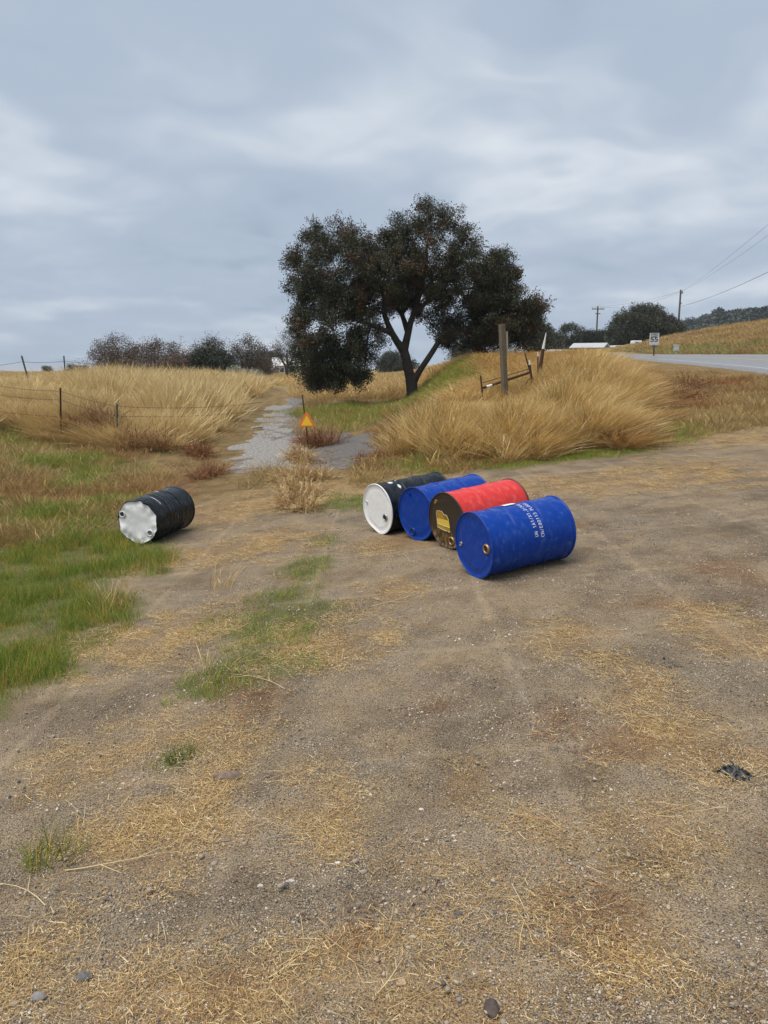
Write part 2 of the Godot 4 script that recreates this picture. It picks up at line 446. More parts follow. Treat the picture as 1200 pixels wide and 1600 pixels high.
func build_ground() -> void:
	var xs := lines(-4.0, 4.4, 0.05, 1.075, 1200.0, -1200.0)
	var zs := lines(-9.0, -1.2, 0.05, 1.07, 400.0, -1300.0)
	var nx := xs.size()
	var nz := zs.size()
	var f := noise(71, 1.4, FastNoiseLite.TYPE_SIMPLEX_SMOOTH, 4)
	var g := noise(72, 0.35, FastNoiseLite.TYPE_SIMPLEX_SMOOTH, 3)
	var e := noise(73, 6.0, FastNoiseLite.TYPE_SIMPLEX_SMOOTH, 2)
	var masks := []
	for set_ in [GREEN, STRAW, RUST, DAMP]:
		var w := PackedFloat32Array()
		w.resize(nx * nz)
		for k in set_:
			for b in nz:
				if absf(zs[b] - k[1]) > k[3] * 2.1: continue
				for a in nx:
					if absf(xs[a] - k[0]) > k[2] * 2.1: continue
					w[b * nx + a] = maxf(w[b * nx + a], blob(k, xs[a], zs[b], f))
		masks.append(w)
	var mb := MB.new()
	var hs := PackedFloat32Array()
	hs.resize(nx * nz)
	for b in nz:
		for a in nx: hs[b * nx + a] = H(xs[a], zs[b])
	for b in nz:
		var z := zs[b]
		for a in nx:
			var x := xs[a]
			var k := b * nx + a
			var a0 := maxi(a - 1, 0)
			var a1 := mini(a + 1, nx - 1)
			var b0 := maxi(b - 1, 0)
			var b1 := mini(b + 1, nz - 1)
			var nn := Vector3(-(hs[b * nx + a1] - hs[b * nx + a0]) / (xs[a1] - xs[a0]), 1.0, -(hs[b1 * nx + a] - hs[b0 * nx + a]) / (zs[b1] - zs[b0])).normalized()
			var big := g.get_noise_2d(x, z)
			var small := f.get_noise_2d(x * 1.3 + 50.0, z * 1.3)
			var tiny := e.get_noise_2d(x, z)
			# sandy decomposed granite
			var col := Vector3(0.435, 0.350, 0.248).lerp(Vector3(0.350, 0.292, 0.218), clampf(0.5 + big * 1.1, 0, 1))
			col = col.lerp(Vector3(0.49, 0.380, 0.250), clampf(small * 1.3, 0, 0.7))
			col *= 1.0 + tiny * 0.18
			var depth := -z
			# away from the lay-by the soil is covered with dead grass
			var p2 := Vector2(x, z)
			var lay := 1.0 - smoothstep(10.5, 13.5, depth - 0.55 * maxf(x, 0.0) + big * 1.8 + (2.2 if x < -3.5 else 0.0))
			if x < -4.0: lay *= 1.0 - smoothstep(4.0, 6.0, -x)
			var thatch := Vector3(0.40, 0.295, 0.145).lerp(Vector3(0.27, 0.20, 0.105), clampf(0.5 + small, 0, 1))
			if depth > 60.0 or absf(x) > 40.0: thatch = Vector3(0.50, 0.385, 0.19).lerp(Vector3(0.36, 0.295, 0.15), clampf(0.5 + g.get_noise_2d(x * 0.06, z * 0.06) * 1.6, 0, 1))
			if depth < -1.0: lay = 1.0
			col = thatch.lerp(col, lay)
			col = col.lerp(Vector3(0.25, 0.205, 0.155), masks[3][k] * 0.62)
			col = col.lerp(Vector3(0.46, 0.31, 0.155), masks[1][k] * 0.55)
			col = col.lerp(Vector3(0.29, 0.165, 0.09), masks[2][k] * 0.5)
			col = col.lerp(Vector3(0.17, 0.20, 0.055), masks[0][k] * 0.72)
			mb.v.append(Vector3(x, hs[k], z))
			mb.n.append(nn)
			mb.c.append(Color(col.x, col.y, col.z))
			mb.t.append(Vector2(x, z) * 0.72)
			mb.t2.append(Vector2(x * 0.113 + z * 0.02, z * 0.113))
	for b in nz - 1:
		for a in nx - 1:
			var k := b * nx + a
			mb.i.append(k); mb.i.append(k + 1); mb.i.append(k + nx + 1)
			mb.i.append(k); mb.i.append(k + nx + 1); mb.i.append(k + nx)
	var m := StandardMaterial3D.new()
	m.vertex_color_use_as_albedo = true
	m.roughness = 0.95
	m.metallic_specular = 0.25
	var grains := noise(81, 0.30, FastNoiseLite.TYPE_CELLULAR, 1)
	grains.cellular_return_type = FastNoiseLite.RETURN_CELL_VALUE
	grains.cellular_distance_function = FastNoiseLite.DISTANCE_EUCLIDEAN
	m.albedo_texture = ramp_tex(grains, 1024, [[0.0, Color(0.30, 0.28, 0.26)], [0.2, Color(0.64, 0.61, 0.58)], [0.5, Color(0.90, 0.87, 0.83)], [0.78, Color(1, 0.97, 0.92)], [1.0, Color(1, 1, 1)]])
	m.heightmap_enabled = true
	var relief := noise(82, 0.16, FastNoiseLite.TYPE_CELLULAR, 2)
	relief.cellular_return_type = FastNoiseLite.RETURN_DISTANCE
	m.heightmap_texture = gray_tex(relief, 1024)
	m.heightmap_scale = 1.6
	m.detail_enabled = true
	m.detail_blend_mode = BaseMaterial3D.BLEND_MODE_MUL
	m.detail_uv_layer = BaseMaterial3D.DETAIL_UV_2
	m.detail_albedo = ramp_tex(noise(83, 0.012, FastNoiseLite.TYPE_SIMPLEX_SMOOTH, 6), 1024, [[0.2, Color(0.72, 0.70, 0.68)], [0.5, Color(0.95, 0.94, 0.92)], [0.8, Color(1, 1, 1)]])
	M.ground = m
	var o := part("ground", mb, m, self)
	tag(o, "sandy gravel lay-by running out into dry grass country", "ground", "", "structure")

func build_roads() -> void:
	# the highway on the right: stations of near edge and far edge
	var st := [[Vector2(15.2, 30), Vector2(24, 28)], [Vector2(14.4, 8), Vector2(21.8, 8)], [Vector2(14.2, -6), Vector2(21.3, -7)], [Vector2(14.4, -18), Vector2(20.6, -22)], [Vector2(14.9, -30), Vector2(19.4, -38)], [Vector2(15.4, -39), Vector2(19.3, -48)], [Vector2(16.1, -49), Vector2(19.7, -58)], [Vector2(17.6, -64), Vector2(21.0, -70)], [Vector2(20.4, -84), Vector2(23.8, -88)], [Vector2(26, -112), Vector2(30, -116)]]
	var mb := MB.new()
	var lines_ := MB.new()
	var across := 12
	var rows := []
	for s in st.size() - 1:
		var steps := 8
		for q in steps + (1 if s == st.size() - 2 else 0):
			var f := float(q) / steps
			rows.append([_cr(st, s, f, 0), _cr(st, s, f, 1)])
	var grid := []
	for r in rows:
		var a: Vector2 = r[0]
		var b: Vector2 = r[1]
		var ring := []
		for k in across + 1:
			var f := float(k) / across
			var p := a.lerp(b, f)
			ring.append(Vector3(p.x, lerpf(H(a.x, a.y), H(b.x, b.y), f) + 0.10 + 0.04 * (1.0 - absf(f * 2.0 - 1.0)), p.y))
		grid.append(ring)
	var k0 := 0
	for r in grid.size():
		for k in across + 1:
			mb.add(grid[r][k], Vector3.UP, Color.WHITE, Vector2(grid[r][k].x, grid[r][k].z) * 0.4)
	for r in grid.size() - 1:
		for k in across:
			var a := r * (across + 1) + k
			mb.quad(a, a + 1, a + across + 2, a + across + 1)
		# shoulders run down into the soil
		for side in [0, across]:
			var d := -1.0 if side == 0 else 1.0
			mb.face([grid[r][side], grid[r + 1][side], grid[r + 1][side] + Vector3(d * 0.5, -0.4, 0), grid[r][side] + Vector3(d * 0.5, -0.4, 0)], Color.WHITE, Vector3(d, 1, 0))
	var road := mat(Color(0.24, 0.24, 0.245), 0.42)
	road.albedo_texture = ramp_tex(noise(91, 0.02, FastNoiseLite.TYPE_SIMPLEX_SMOOTH, 6), 512, [[0.2, Color(0.78, 0.78, 0.78)], [0.8, Color(1, 1, 1)]])
	var ro := part("road", mb, road, self)
	tag(ro, "pale damp two-lane highway crossing at the right edge", "road", "", "structure")
	for spec in [[0.07, "edge_line", "white"], [0.93, "edge_line", "white"]]:
		var lb := MB.new()
		for r in grid.size() - 1:
			var p := []
			for rr in [r, r + 1]:
				var a: Vector3 = grid[rr][0].lerp(grid[rr][across], spec[0])
				a = _on_row(grid[rr], spec[0])
				var b: Vector3 = _on_row(grid[rr], spec[0] + 0.022)
				p.append(a + Vector3(0, 0.004, 0))
				p.append(b + Vector3(0, 0.004, 0))
			lb.face([p[0], p[1], p[3], p[2]], Color.WHITE, Vector3.UP)
		part(spec[1], lb, mat(Color(0.50, 0.50, 0.49), 0.6), ro)
	for off in [0.488, 0.512]:
		var lb := MB.new()
		for r in grid.size() - 1:
			var p := []
			for rr in [r, r + 1]:
				p.append(_on_row(grid[rr], off - 0.007) + Vector3(0, 0.006, 0))
				p.append(_on_row(grid[rr], off + 0.007) + Vector3(0, 0.006, 0))
			lb.face([p[0], p[1], p[3], p[2]], Color.WHITE, Vector3.UP)
		part("centre_line", lb, mat(Color(0.62, 0.48, 0.12), 0.5), ro)
	# the abandoned road: broken pale slabs on the left track, dark asphalt on the right one
	var slab_m := mat(Color(0.31, 0.30, 0.285), 0.9)
	slab_m.albedo_texture = ramp_tex(noise(93, 0.03, FastNoiseLite.TYPE_SIMPLEX_SMOOTH, 5), 512, [[0.25, Color(0.42, 0.38, 0.33)], [0.42, Color(0.80, 0.78, 0.75)], [0.7, Color(1, 1, 1)]])
	slab_m.uv1_triplanar = true
	slab_m.uv1_world_triplanar = true
	slab_m.uv1_scale = Vector3(0.7, 0.7, 0.7)
	var tar_m := mat(Color(0.15, 0.145, 0.14), 0.85)
	tar_m.albedo_texture = ramp_tex(noise(94, 0.05, FastNoiseLite.TYPE_SIMPLEX_SMOOTH, 5), 512, [[0.25, Color(0.5, 0.46, 0.40)], [0.5, Color(0.9, 0.88, 0.86)], [0.8, Color(1, 1, 1)]])
	tar_m.uv1_triplanar = true
	tar_m.uv1_world_triplanar = true
	tar_m.uv1_scale = Vector3(0.8, 0.8, 0.8)
	var old := thing("old_road", "abandoned broken road of pale slabs leading past the triangle sign", "road", Transform3D.IDENTITY, "", "structure")
	var r := RandomNumberGenerator.new()
	r.seed = 404
	var f := noise(95, 1.7, FastNoiseLite.TYPE_SIMPLEX_SMOOTH, 3)
	# the bed: a broad broken strip of old asphalt
	var bed_m := mat(Color(0.185, 0.160, 0.135), 0.62)
	bed_m.albedo_texture = ramp_tex(noise(96, 0.03, FastNoiseLite.TYPE_SIMPLEX_SMOOTH, 6), 512, [[0.22, Color(0.42, 0.36, 0.30)], [0.45, Color(0.8, 0.76, 0.72)], [0.62, Color(1, 1, 1)]])
	bed_m.roughness_texture = gray_tex(noise(97, 0.02, FastNoiseLite.TYPE_SIMPLEX_SMOOTH, 4), 256)
	bed_m.roughness = 0.95
	bed_m.uv1_triplanar = true
	bed_m.uv1_world_triplanar = true
	bed_m.uv1_scale = Vector3(0.5, 0.5, 0.5)
	var bed := MB.new()
	var rows_b := 60
	var cols_b := 10
	for q in rows_b + 1:
		var d := lerpf(14.6, 48.0, pow(float(q) / rows_b, 1.4))
		var lx := -3.25 - 0.075 * (d - 15.0) + 0.45 * f.get_noise_2d(d * 0.9, 3.0)
		var rx := lerpf(-0.05, -4.0, smoothstep(17.0, 36.0, d)) + 0.45 * f.get_noise_2d(d * 0.9, 43.0)
		for k in cols_b + 1:
			var e := float(k) / cols_b
			var x := lerpf(lx, rx, e)
			var z := -d + 0.5 * f.get_noise_2d(e * 3.0, 90.0) * (1.0 if q == 0 else 0.0)
			bed.add(Vector3(x, H(x, z) + (0.010 if k > 0 and k < cols_b and q > 0 and q < rows_b else -0.03), z), Vector3.UP)
	for q in rows_b:
		for k in cols_b:
			var s := q * (cols_b + 1) + k
			bed.quad(s, s + 1, s + cols_b + 2, s + cols_b + 1)
	renormal(bed)
	part("roadbed", bed, bed_m, old)
	# centre x, near depth, far depth, half width
	for s in [[-2.45, 15.0, 16.7, 0.62], [-2.70, 16.6, 18.9, 0.72], [-2.1, 17.3, 18.3, 0.3], [-3.05, 18.7, 21.4, 0.68], [-3.35, 21.5, 23.3, 0.40], [-3.05, 23.0, 24.2, 0.25], [-3.72, 24.2, 25.9, 0.36], [-3.95, 26.6, 28.6, 0.5], [-4.3, 29.9, 32.6, 0.42], [-4.9, 34.2, 37.5, 0.5]]:
		part("slab", ragged(s, f, r, 0.024), slab_m, old)
	for s in [[-0.62, 16.2, 18.3, 0.55], [-0.80, 18.5, 20.9, 0.75]]:
		part("asphalt_patch", ragged(s, f, r, 0.020), tar_m, old)

func ragged(s: Array, f: FastNoiseLite, r: RandomNumberGenerator, lift: float) -> MB:
	var mb := MB.new()
	var n := 26
	var mid: float = (s[1] + s[2]) * 0.5
	var hz: float = (s[2] - s[1]) * 0.5
	var c := Vector3(s[0], 0, -mid)
	c.y = H(c.x, c.z) + lift
	var k := mb.add(c, Vector3.UP)
	for ring in [0.5, 0.97, 1.0]:
		for q in n:
			var a := TAU * q / n
			var e := pow(pow(absf(cos(a)), 5.0) + pow(absf(sin(a)), 5.0), -0.2)
			e *= (1.0 + f.get_noise_2d(cos(a) * 0.9 + s[0] * 9.0, sin(a) * 0.9 + mid) * 0.9) * ring
			var x: float = s[0] + cos(a) * e * s[3]
			var z: float = -mid + sin(a) * e * hz
			mb.add(Vector3(x, H(x, z) + (lift if ring < 0.99 else -0.06), z), Vector3.UP if ring < 0.98 else Vector3(cos(a), 0.4, sin(a)).normalized())
	for q in n:
		var q2 := (q + 1) % n
		mb.tri(k, k + 1 + q, k + 1 + q2)
		mb.quad(k + 1 + q, k + 1 + q2, k + 1 + n + q2, k + 1 + n + q)
		mb.quad(k + 1 + n + q, k + 1 + n + q2, k + 1 + 2 * n + q2, k + 1 + 2 * n + q)
	return mb

func _cr(st: Array, s: int, f: float, e: int) -> Vector2:
	var a: Vector2 = st[maxi(s - 1, 0)][e]
	var b: Vector2 = st[s][e]
	var c: Vector2 = st[s + 1][e]
	var d: Vector2 = st[mini(s + 2, st.size() - 1)][e]
	return b.cubic_interpolate(c, a, d, f)

func _on_row(row: Array, f: float) -> Vector3:
	var x := f * (row.size() - 1)
	var k := mini(int(x), row.size() - 2)
	return row[k].lerp(row[k + 1], x - k)

# ------------------------------------------------------------------ steel drums
const DR := 0.2925
const DL := 0.88

func paint(col: Color, dusty: Color, sd: int, rough := 0.42, share_ := 0.62) -> StandardMaterial3D:
	# worn enamel: the paint, with scuffed and dusty patches
	var m := StandardMaterial3D.new()
	m.roughness = rough
	m.metallic_specular = 0.32
	m.albedo_texture = ramp_tex(noise(sd, 0.016, FastNoiseLite.TYPE_SIMPLEX_SMOOTH, 6), 512, [[0.0, col * 0.88], [share_ - 0.1, col], [share_ + 0.04, col.lerp(dusty, 0.10)], [share_ + 0.16, col.lerp(dusty, 0.28)], [1.0, col.lerp(dusty, 0.6)]])
	m.uv1_triplanar = true
	m.uv1_scale = Vector3(1.3, 1.3, 1.3)
	m.roughness_texture = gray_tex(noise(sd + 1, 0.02, FastNoiseLite.TYPE_SIMPLEX_SMOOTH, 5), 256)
	m.roughness = rough * 1.8
	m.heightmap_enabled = true
	m.heightmap_texture = gray_tex(noise(sd + 2, 0.008, FastNoiseLite.TYPE_SIMPLEX_SMOOTH, 3), 256)
	m.heightmap_scale = 0.12
	return m

func dent(p: Vector3, style: int, f: FastNoiseLite) -> Vector3:
	# p in the drum's own axes, its axis along x at height zero
	if style == 0: return p
	var r := Vector2(p.y, p.z).length()
	var a := atan2(p.z, p.y)
	var e := r / DR
	if style == 3:
		# knocks from handling: shallow dings in the shell
		var body := smoothstep(0.03, 0.10, p.x) * (1.0 - smoothstep(DL - 0.10, DL - 0.03, p.x)) * smoothstep(0.7, 0.9, e)
		var s := 1.0 - body * (0.010 * maxf(0.0, f.get_noise_3d(p.x * 9.0, cos(a) * 2.6, sin(a) * 2.6) - 0.15) * 4.0 + 0.003 * f.get_noise_3d(p.x * 4.0, cos(a), sin(a)))
		p.y *= s
		p.z *= s
	elif style == 1:
		# knocked flat along the bottom near the front, a crease on the shoulder
		var k := exp(-((p.x - 0.0) / 0.16) ** 2) * exp(-(wrapf(a - 3.55, -PI, PI) / 0.42) ** 2)
		var q := exp(-((p.x - 0.24) / 0.10) ** 2) * exp(-(wrapf(a - 0.75, -PI, PI) / 0.30) ** 2)
		var s := 1.0 - (0.10 * k + 0.035 * q) * smoothstep(0.5, 1.0, e)
		p.y *= s
		p.z *= s
	else:
		# crumpled all round the front rim
		var w := exp(-(p.x / 0.10) ** 2)
		var s := 1.0 - (0.055 + 0.055 * f.get_noise_2d(a * 3.2, 4.0) + 0.03 * f.get_noise_2d(a * 9.0, 9.0)) * w * smoothstep(0.4, 1.0, e)
		s -= 0.012 * f.get_noise_2d(a * 2.0, p.x * 6.0) * smoothstep(0.6, 1.0, e)
		p.y *= s
		p.z *= s
		p.x += w * 0.02 * f.get_noise_2d(a * 4.0, 20.0) * smoothstep(0.6, 1.0, e)
	return p

func dented(mb: MB, style: int, f: FastNoiseLite) -> void:
	if style == 0: return
	for k in mb.v.size(): mb.v[k] = dent(mb.v[k], style, f)
	renormal(mb)

func renormal(mb: MB) -> void:
	var acc := PackedVector3Array()
	acc.resize(mb.v.size())
	for k in range(0, mb.i.size(), 3):
		var a := mb.i[k]
		var b := mb.i[k + 1]
		var d := mb.i[k + 2]
		var nn := (mb.v[d] - mb.v[a]).cross(mb.v[b] - mb.v[a])
		acc[a] += nn
		acc[b] += nn
		acc[d] += nn
	# the seam of a lathe holds each point twice
	var at := {}
	for k in acc.size():
		var key := Vector3i((mb.v[k] * 20000.0).round())
		at[key] = at.get(key, Vector3.ZERO) + acc[k]
	for k in acc.size():
		var nn: Vector3 = at[Vector3i((mb.v[k] * 20000.0).round())]
		if nn.length() > 1e-12: mb.n[k] = nn.normalized()

func lid_mesh(x0: float, inward: float, style: int, f: FastNoiseLite, crumple: float) -> MB:
	# the recessed end, with its raised panel; x0 where the rim ends, inward +1 or -1 along x
	var mb := MB.new()
	var rings := 26
	var seg := 72
	for q in rings + 1:
		var e := float(q) / rings
		var r := e * 0.277
		for s in seg + 1:
			var a := TAU * s / seg
			var rec := 0.016
			if e > 0.93: rec = lerpf(0.016, 0.006, (e - 0.93) / 0.07)
			rec -= 0.004 * (smoothstep(0.80, 0.76, e))
			rec += f.get_noise_2d(cos(a) * e * 1.3 + x0, sin(a) * e * 1.3) * 0.004
			if crumple > 0.0:
				var fold := smoothstep(0.45, 0.95, e)
				var fo := 0.010 * f.get_noise_2d(cos(a) * e * 1.6 + 5.0, sin(a) * e * 1.6)
				# creases that run in from the rim: angle, width, height
				for cr in [[0.5, 0.16, 0.020], [1.15, 0.12, -0.016], [1.75, 0.20, 0.018], [2.55, 0.10, -0.020], [3.05, 0.16, 0.022], [3.7, 0.13, -0.018], [4.3, 0.18, 0.020], [4.95, 0.11, -0.014], [5.6, 0.15, 0.018], [6.1, 0.09, -0.014]]:
					var da := wrapf(a - cr[0] + 0.25 * (e - 0.8), -PI, PI)
					fo += cr[2] * exp(-(da / cr[1]) ** 2) * fold
				rec -= crumple * (0.008 + fo)
				rec = maxf(rec, -0.02)
			mb.add(Vector3(x0 + inward * rec, cos(a) * r, sin(a) * r), Vector3(-inward, 0, 0), Color.WHITE, Vector2(sin(a) * r, cos(a) * r))
	for q in rings:
		for s in seg:
			var a := q * (seg + 1) + s
			if q == 0: mb.tri(a, a + seg + 1, a + seg + 2)
			else: mb.quad(a, a + 1, a + seg + 2, a + seg + 1)
	for k in mb.v.size(): mb.v[k] = dent(mb.v[k], style, f)
	renormal(mb)
	return mb

func bung(lid: Node, y: float, z: float, big: bool, ring_m: Material, plug_m: Material, x := 0.010) -> void:
	var r := 0.036 if big else 0.017
	var mb := MB.new()
	var tr := Transform3D(Basis.IDENTITY, Vector3(x, y, z))
	mb.lathe([Vector2(0.006, r * 1.25), Vector2(-0.003, r * 1.2), Vector2(-0.010, r * 1.08), Vector2(-0.012, r * 0.98), Vector2(-0.009, r * 0.86), Vector2(-0.002, r * 0.80)], 24, tr)
	var ring := part("bung_flange", mb, ring_m, lid)
	var pb := MB.new()
	pb.lathe([Vector2(0.004, r * 0.82), Vector2(-0.002, r * 0.80), Vector2(-0.003, r * 0.5), Vector2(0.001, r * 0.44), Vector2(0.001, 0.0005)], 20, tr)
	part("bung", pb, plug_m, lid)

func curved_patch(x0: float, x1: float, a0: float, a1: float, r: float, ragged_ := 0.0, sd := 1) -> MB:
	# a thin piece of sheet laid round the drum; angles from the top towards the front
	var mb := MB.new()
	var f := noise(sd, 3.0, FastNoiseLite.TYPE_SIMPLEX, 2)
	var nu := 8
	var nv := 8
	for u in nu + 1:
		for v in nv + 1:
			var fu := float(u) / nu
			var fv := float(v) / nv
			var x := lerpf(x0, x1, fu + ragged_ * f.get_noise_2d(fu * 2.0, fv * 2.0) * 0.4)
			var a := lerpf(a0, a1, fv + ragged_ * f.get_noise_2d(fu * 2.0 + 30.0, fv * 2.0) * 0.4)
			var nn := Vector3(0, cos(a), sin(a))
			mb.add(Vector3(x, 0, 0) + nn * r, nn, Color.WHITE, Vector2(fu, fv))
	for u in nu:
		for v in nv:
			var a := u * (nv + 1) + v
			mb.quad(a, a + 1, a + nv + 2, a + nv + 1)
	return mb

func stencil(text: String, x: float, a_start: float, size: float, r: float, m: Material) -> MB:
	# painted letters that run up round the drum, their heads towards its front end
	var tm := TextMesh.new()
	var sf := SystemFont.new()
	sf.font_names = PackedStringArray(["Droid Sans Mono"])
	sf.font_weight = 600
	tm.font = sf
	tm.font_size = 32
	tm.pixel_size = size / 32.0
	tm.depth = 0.0
	tm.curve_step = 1.5
	tm.text = text
	tm.horizontal_alignment = HORIZONTAL_ALIGNMENT_LEFT
	var arr := tm.get_mesh_arrays()
	var mb := MB.new()
	var vs: PackedVector3Array = arr[Mesh.ARRAY_VERTEX]
	var ix: PackedInt32Array = arr[Mesh.ARRAY_INDEX]
	for p in vs:
		var a := a_start - p.x / r
		var nn := Vector3(0, cos(a), sin(a))
		mb.add(Vector3(x - p.y, 0, 0) + nn * r, nn)
	for k in range(0, ix.size(), 3): mb.tri(ix[k], ix[k + 1], ix[k + 2])
	return mb

func drum_body(style: int, f: FastNoiseLite, rib := 0.0) -> MB:
	var mb := MB.new()
	var prof := []
	var n := 110
	for k in n + 1:
		var x := lerpf(0.014, DL - 0.014, float(k) / n)
		var r := 0.2835
		for h in [DL / 3.0, DL * 2.0 / 3.0]:
			r += 0.0085 * exp(-((x - h) / 0.012) ** 2)
			r -= 0.0015 * exp(-((x - h) / 0.035) ** 2)
		for h in [0.06, 0.085, DL - 0.085, DL - 0.06]:
			r += 0.0022 * exp(-((x - h) / 0.007) ** 2)
		if rib > 0.0 and x > 0.30 and x < 0.58: r += rib * sin(x * TAU / 0.062)
		if x < 0.03: r -= 0.003 * (1.0 - (x - 0.014) / 0.016)
		if x > DL - 0.03: r -= 0.003 * (1.0 - (DL - 0.014 - x) / 0.016)
		prof.append(Vector2(x, r))
	mb.lathe(prof, 84)
	dented(mb, style, f)
	return mb

func rim_mesh(front: bool, style: int, f: FastNoiseLite) -> MB:
	var mb := MB.new()
	var prof := []
	for k in 11:
		var a := lerpf(-0.15 * PI, 1.25 * PI, k / 10.0)
		var r := DR - 0.0065 + 0.0065 * cos(a)
		var x := 0.0075 - 0.0085 * sin(a)
		prof.append(Vector2(x, r))
	prof.append(Vector2(0.012, 0.274))
	prof.push_front(Vector2(0.020, 0.2815))
	if not front:
		for k in prof.size(): prof[k] = Vector2(DL - prof[k].x, prof[k].y)
		prof.reverse()
	else:
		prof.reverse()
	mb.lathe(prof, 84)
	dented(mb, style if front else 0, f)
	return mb

func drum_at(called: String, label: String, x: float, z: float, yaw: float, lie := 0.0963, sink := 0.006) -> Node3D:
	# lying on the slope: x, z is the middle of the front end, yaw turns its axis
	var a := Vector3(cos(yaw), lie * cos(yaw), -sin(yaw)).normalized()
	var nn := Vector3(sin(yaw), 0, cos(yaw))
	var up := nn.cross(a).normalized()
	if up.y < 0: up = -up
	nn = a.cross(up)
	var at := Vector3(x, 0.0963 * x - sink, z)
	return thing(called, label, "drum", Transform3D(Basis(a, up, nn), at), "steel drums lying in the lay-by")

func hub(o: Node3D, called := "lid") -> Node3D:
	return o

func lift(o: Node3D) -> void:
	# the parts are modelled about the drum's axis; the thing's origin lies on the ground
	for p in o.get_children(): p.position.y += DR

func build_drums() -> void:
	var f := noise(131, 0.55, FastNoiseLite.TYPE_SIMPLEX_SMOOTH, 2)
	var blue := paint(Color(0.004, 0.046, 0.310), Color(0.16, 0.26, 0.52), 301, 0.29, 0.70)
	var blue_lid := paint(Color(0.004, 0.046, 0.310), Color(0.10, 0.18, 0.42), 311, 0.26, 0.78)
	var red := paint(Color(0.68, 0.045, 0.042), Color(0.76, 0.28, 0.25), 321, 0.32, 0.66)
	var black := paint(Color(0.010, 0.013, 0.016), Color(0.08, 0.09, 0.10), 331, 0.29, 0.62)
	var white := paint(Color(0.84, 0.85, 0.85), Color(0.66, 0.65, 0.62), 341, 0.34, 0.66)
	var steel := mat(Color(0.34, 0.33, 0.31), 0.4, 0.8)
	var dark_steel := mat(Color(0.05, 0.048, 0.045), 0.5, 0.5)
	var brass := mat(Color(0.40, 0.27, 0.12), 0.45, 0.7)
	var chalk := mat(Color(0.78, 0.80, 0.84), 0.7)
	var paper := mat(Color(0.72, 0.73, 0.74), 0.75)
	var white_m := mat(Color(0.72, 0.73, 0.73), 0.5)
	# --- front blue drum
	var o := drum_at("steel_drum", "blue steel drum with white stencilled lettering, nearest of the row of four", 0.783, -6.412, 0.47)
	part("body", drum_body(3, f), blue, o)
	part("rim", rim_mesh(true, 0, f), blue, o)
	part("rim", rim_mesh(false, 0, f), blue_lid, o)
	var lid := part("lid", lid_mesh(0.0, 1.0, 0, f, 0.0), blue_lid, o)
	bung(lid, 0.005, 0.185, true, brass, dark_steel)
	bung(lid, -0.03, -0.205, false, steel, steel)
	part("bottom", lid_mesh(DL, -1.0, 0, f, 0.0), blue_lid, o)
	part("paper_label", curved_patch(0.335, 0.455, -0.34, 0.02, 0.2895, 0.0), paper, o).set_meta("label", "torn white paper label")
	part("lettering", stencil("UN 1A1/X1.2/300", 0.462, 1.42, 0.043, 0.2856, chalk), chalk, o).set_meta("label", "white stencilled line UN 1A1/X1.2/300")
	part("lettering", stencil("CN/E80113 PL000", 0.525, 1.46, 0.043, 0.2856, chalk), chalk, o).set_meta("label", "white stencilled line CN/E80113 PL000")
	lift(o)
	# --- red drum
	o = drum_at("steel_drum", "red steel drum with dark rusty lid and a torn yellow patch", 0.638, -7.521, 0.591)
	part("body", drum_body(3, f), red, o)
	part("rim", rim_mesh(true, 0, f), mat(Color(0.045, 0.026, 0.018), 0.45, 0.2), o)
	part("rim", rim_mesh(false, 0, f), mat(Color(0.10, 0.012, 0.014), 0.5), o)
	var rusty := StandardMaterial3D.new()
	rusty.roughness = 0.34
	rusty.metallic_specular = 0.6
	# tarry brown above, streaked with yellow residue below
	var li := Image.create(256, 256, false, Image.FORMAT_RGB8)
	var n1 := noise(351, 0.030, FastNoiseLite.TYPE_SIMPLEX_SMOOTH, 5)
	var n2 := noise(352, 0.011, FastNoiseLite.TYPE_SIMPLEX_SMOOTH, 3)
	for y in 256:
		for x in 256:
			var low := smoothstep(-0.02, -0.22, (y - 128) / 128.0 * 0.28 + 0.05 * n2.get_noise_2d(x, y))
			var side := (x - 128) / 128.0
			var spot := smoothstep(0.02, 0.34, n1.get_noise_2d(x * 1.6, y * 0.7) + 0.28 * low - 0.10) * low
			var cc := Color(0.030, 0.020, 0.014).lerp(Color(0.026, 0.017, 0.013), 0.5 + n2.get_noise_2d(x * 2.0, y * 2.0))
			cc = cc.lerp(Color(0.25, 0.150, 0.028), clampf(spot, 0, 1) * 0.85)
			li.set_pixel(x, y, cc.linear_to_srgb())
	rusty.albedo_texture = ImageTexture.create_from_image(li)
	rusty.uv1_scale = Vector3(1.0 / 0.56, 1.0 / 0.56, 1)
	rusty.uv1_offset = Vector3(0.5, 0.5, 0)
	lid = part("lid", lid_mesh(0.0, 1.0, 0, f, 0.0), rusty, o)
	lid.set_meta("label", "dark rusty lid")
	bung(lid, 0.175, -0.165, false, brass, brass)
	bung(lid, -0.195, 0.06, true, brass, dark_steel)
	# yellow remains: bands of old lacquer with a pale torn edge
	var bands := [[[-0.165, 0.075], [-0.150, 0.085], [-0.075, 0.088], [-0.050, 0.066], [-0.030, 0.055], [-0.020, 0.062], [0.005, 0.055], [0.032, 0.012], [-0.165, 0.012]], [[-0.165, 0.010], [0.034, 0.010], [0.045, -0.062], [-0.155, -0.048]], [[-0.155, -0.050], [0.045, -0.064], [0.050, -0.098], [0.03, -0.112], [0.01, -0.100], [-0.03, -0.108], [-0.155, -0.086]]]
	var yellows := [Color(0.42, 0.235, 0.03), Color(0.70, 0.50, 0.07), Color(0.44, 0.30, 0.05)]
	var edge := MB.new()
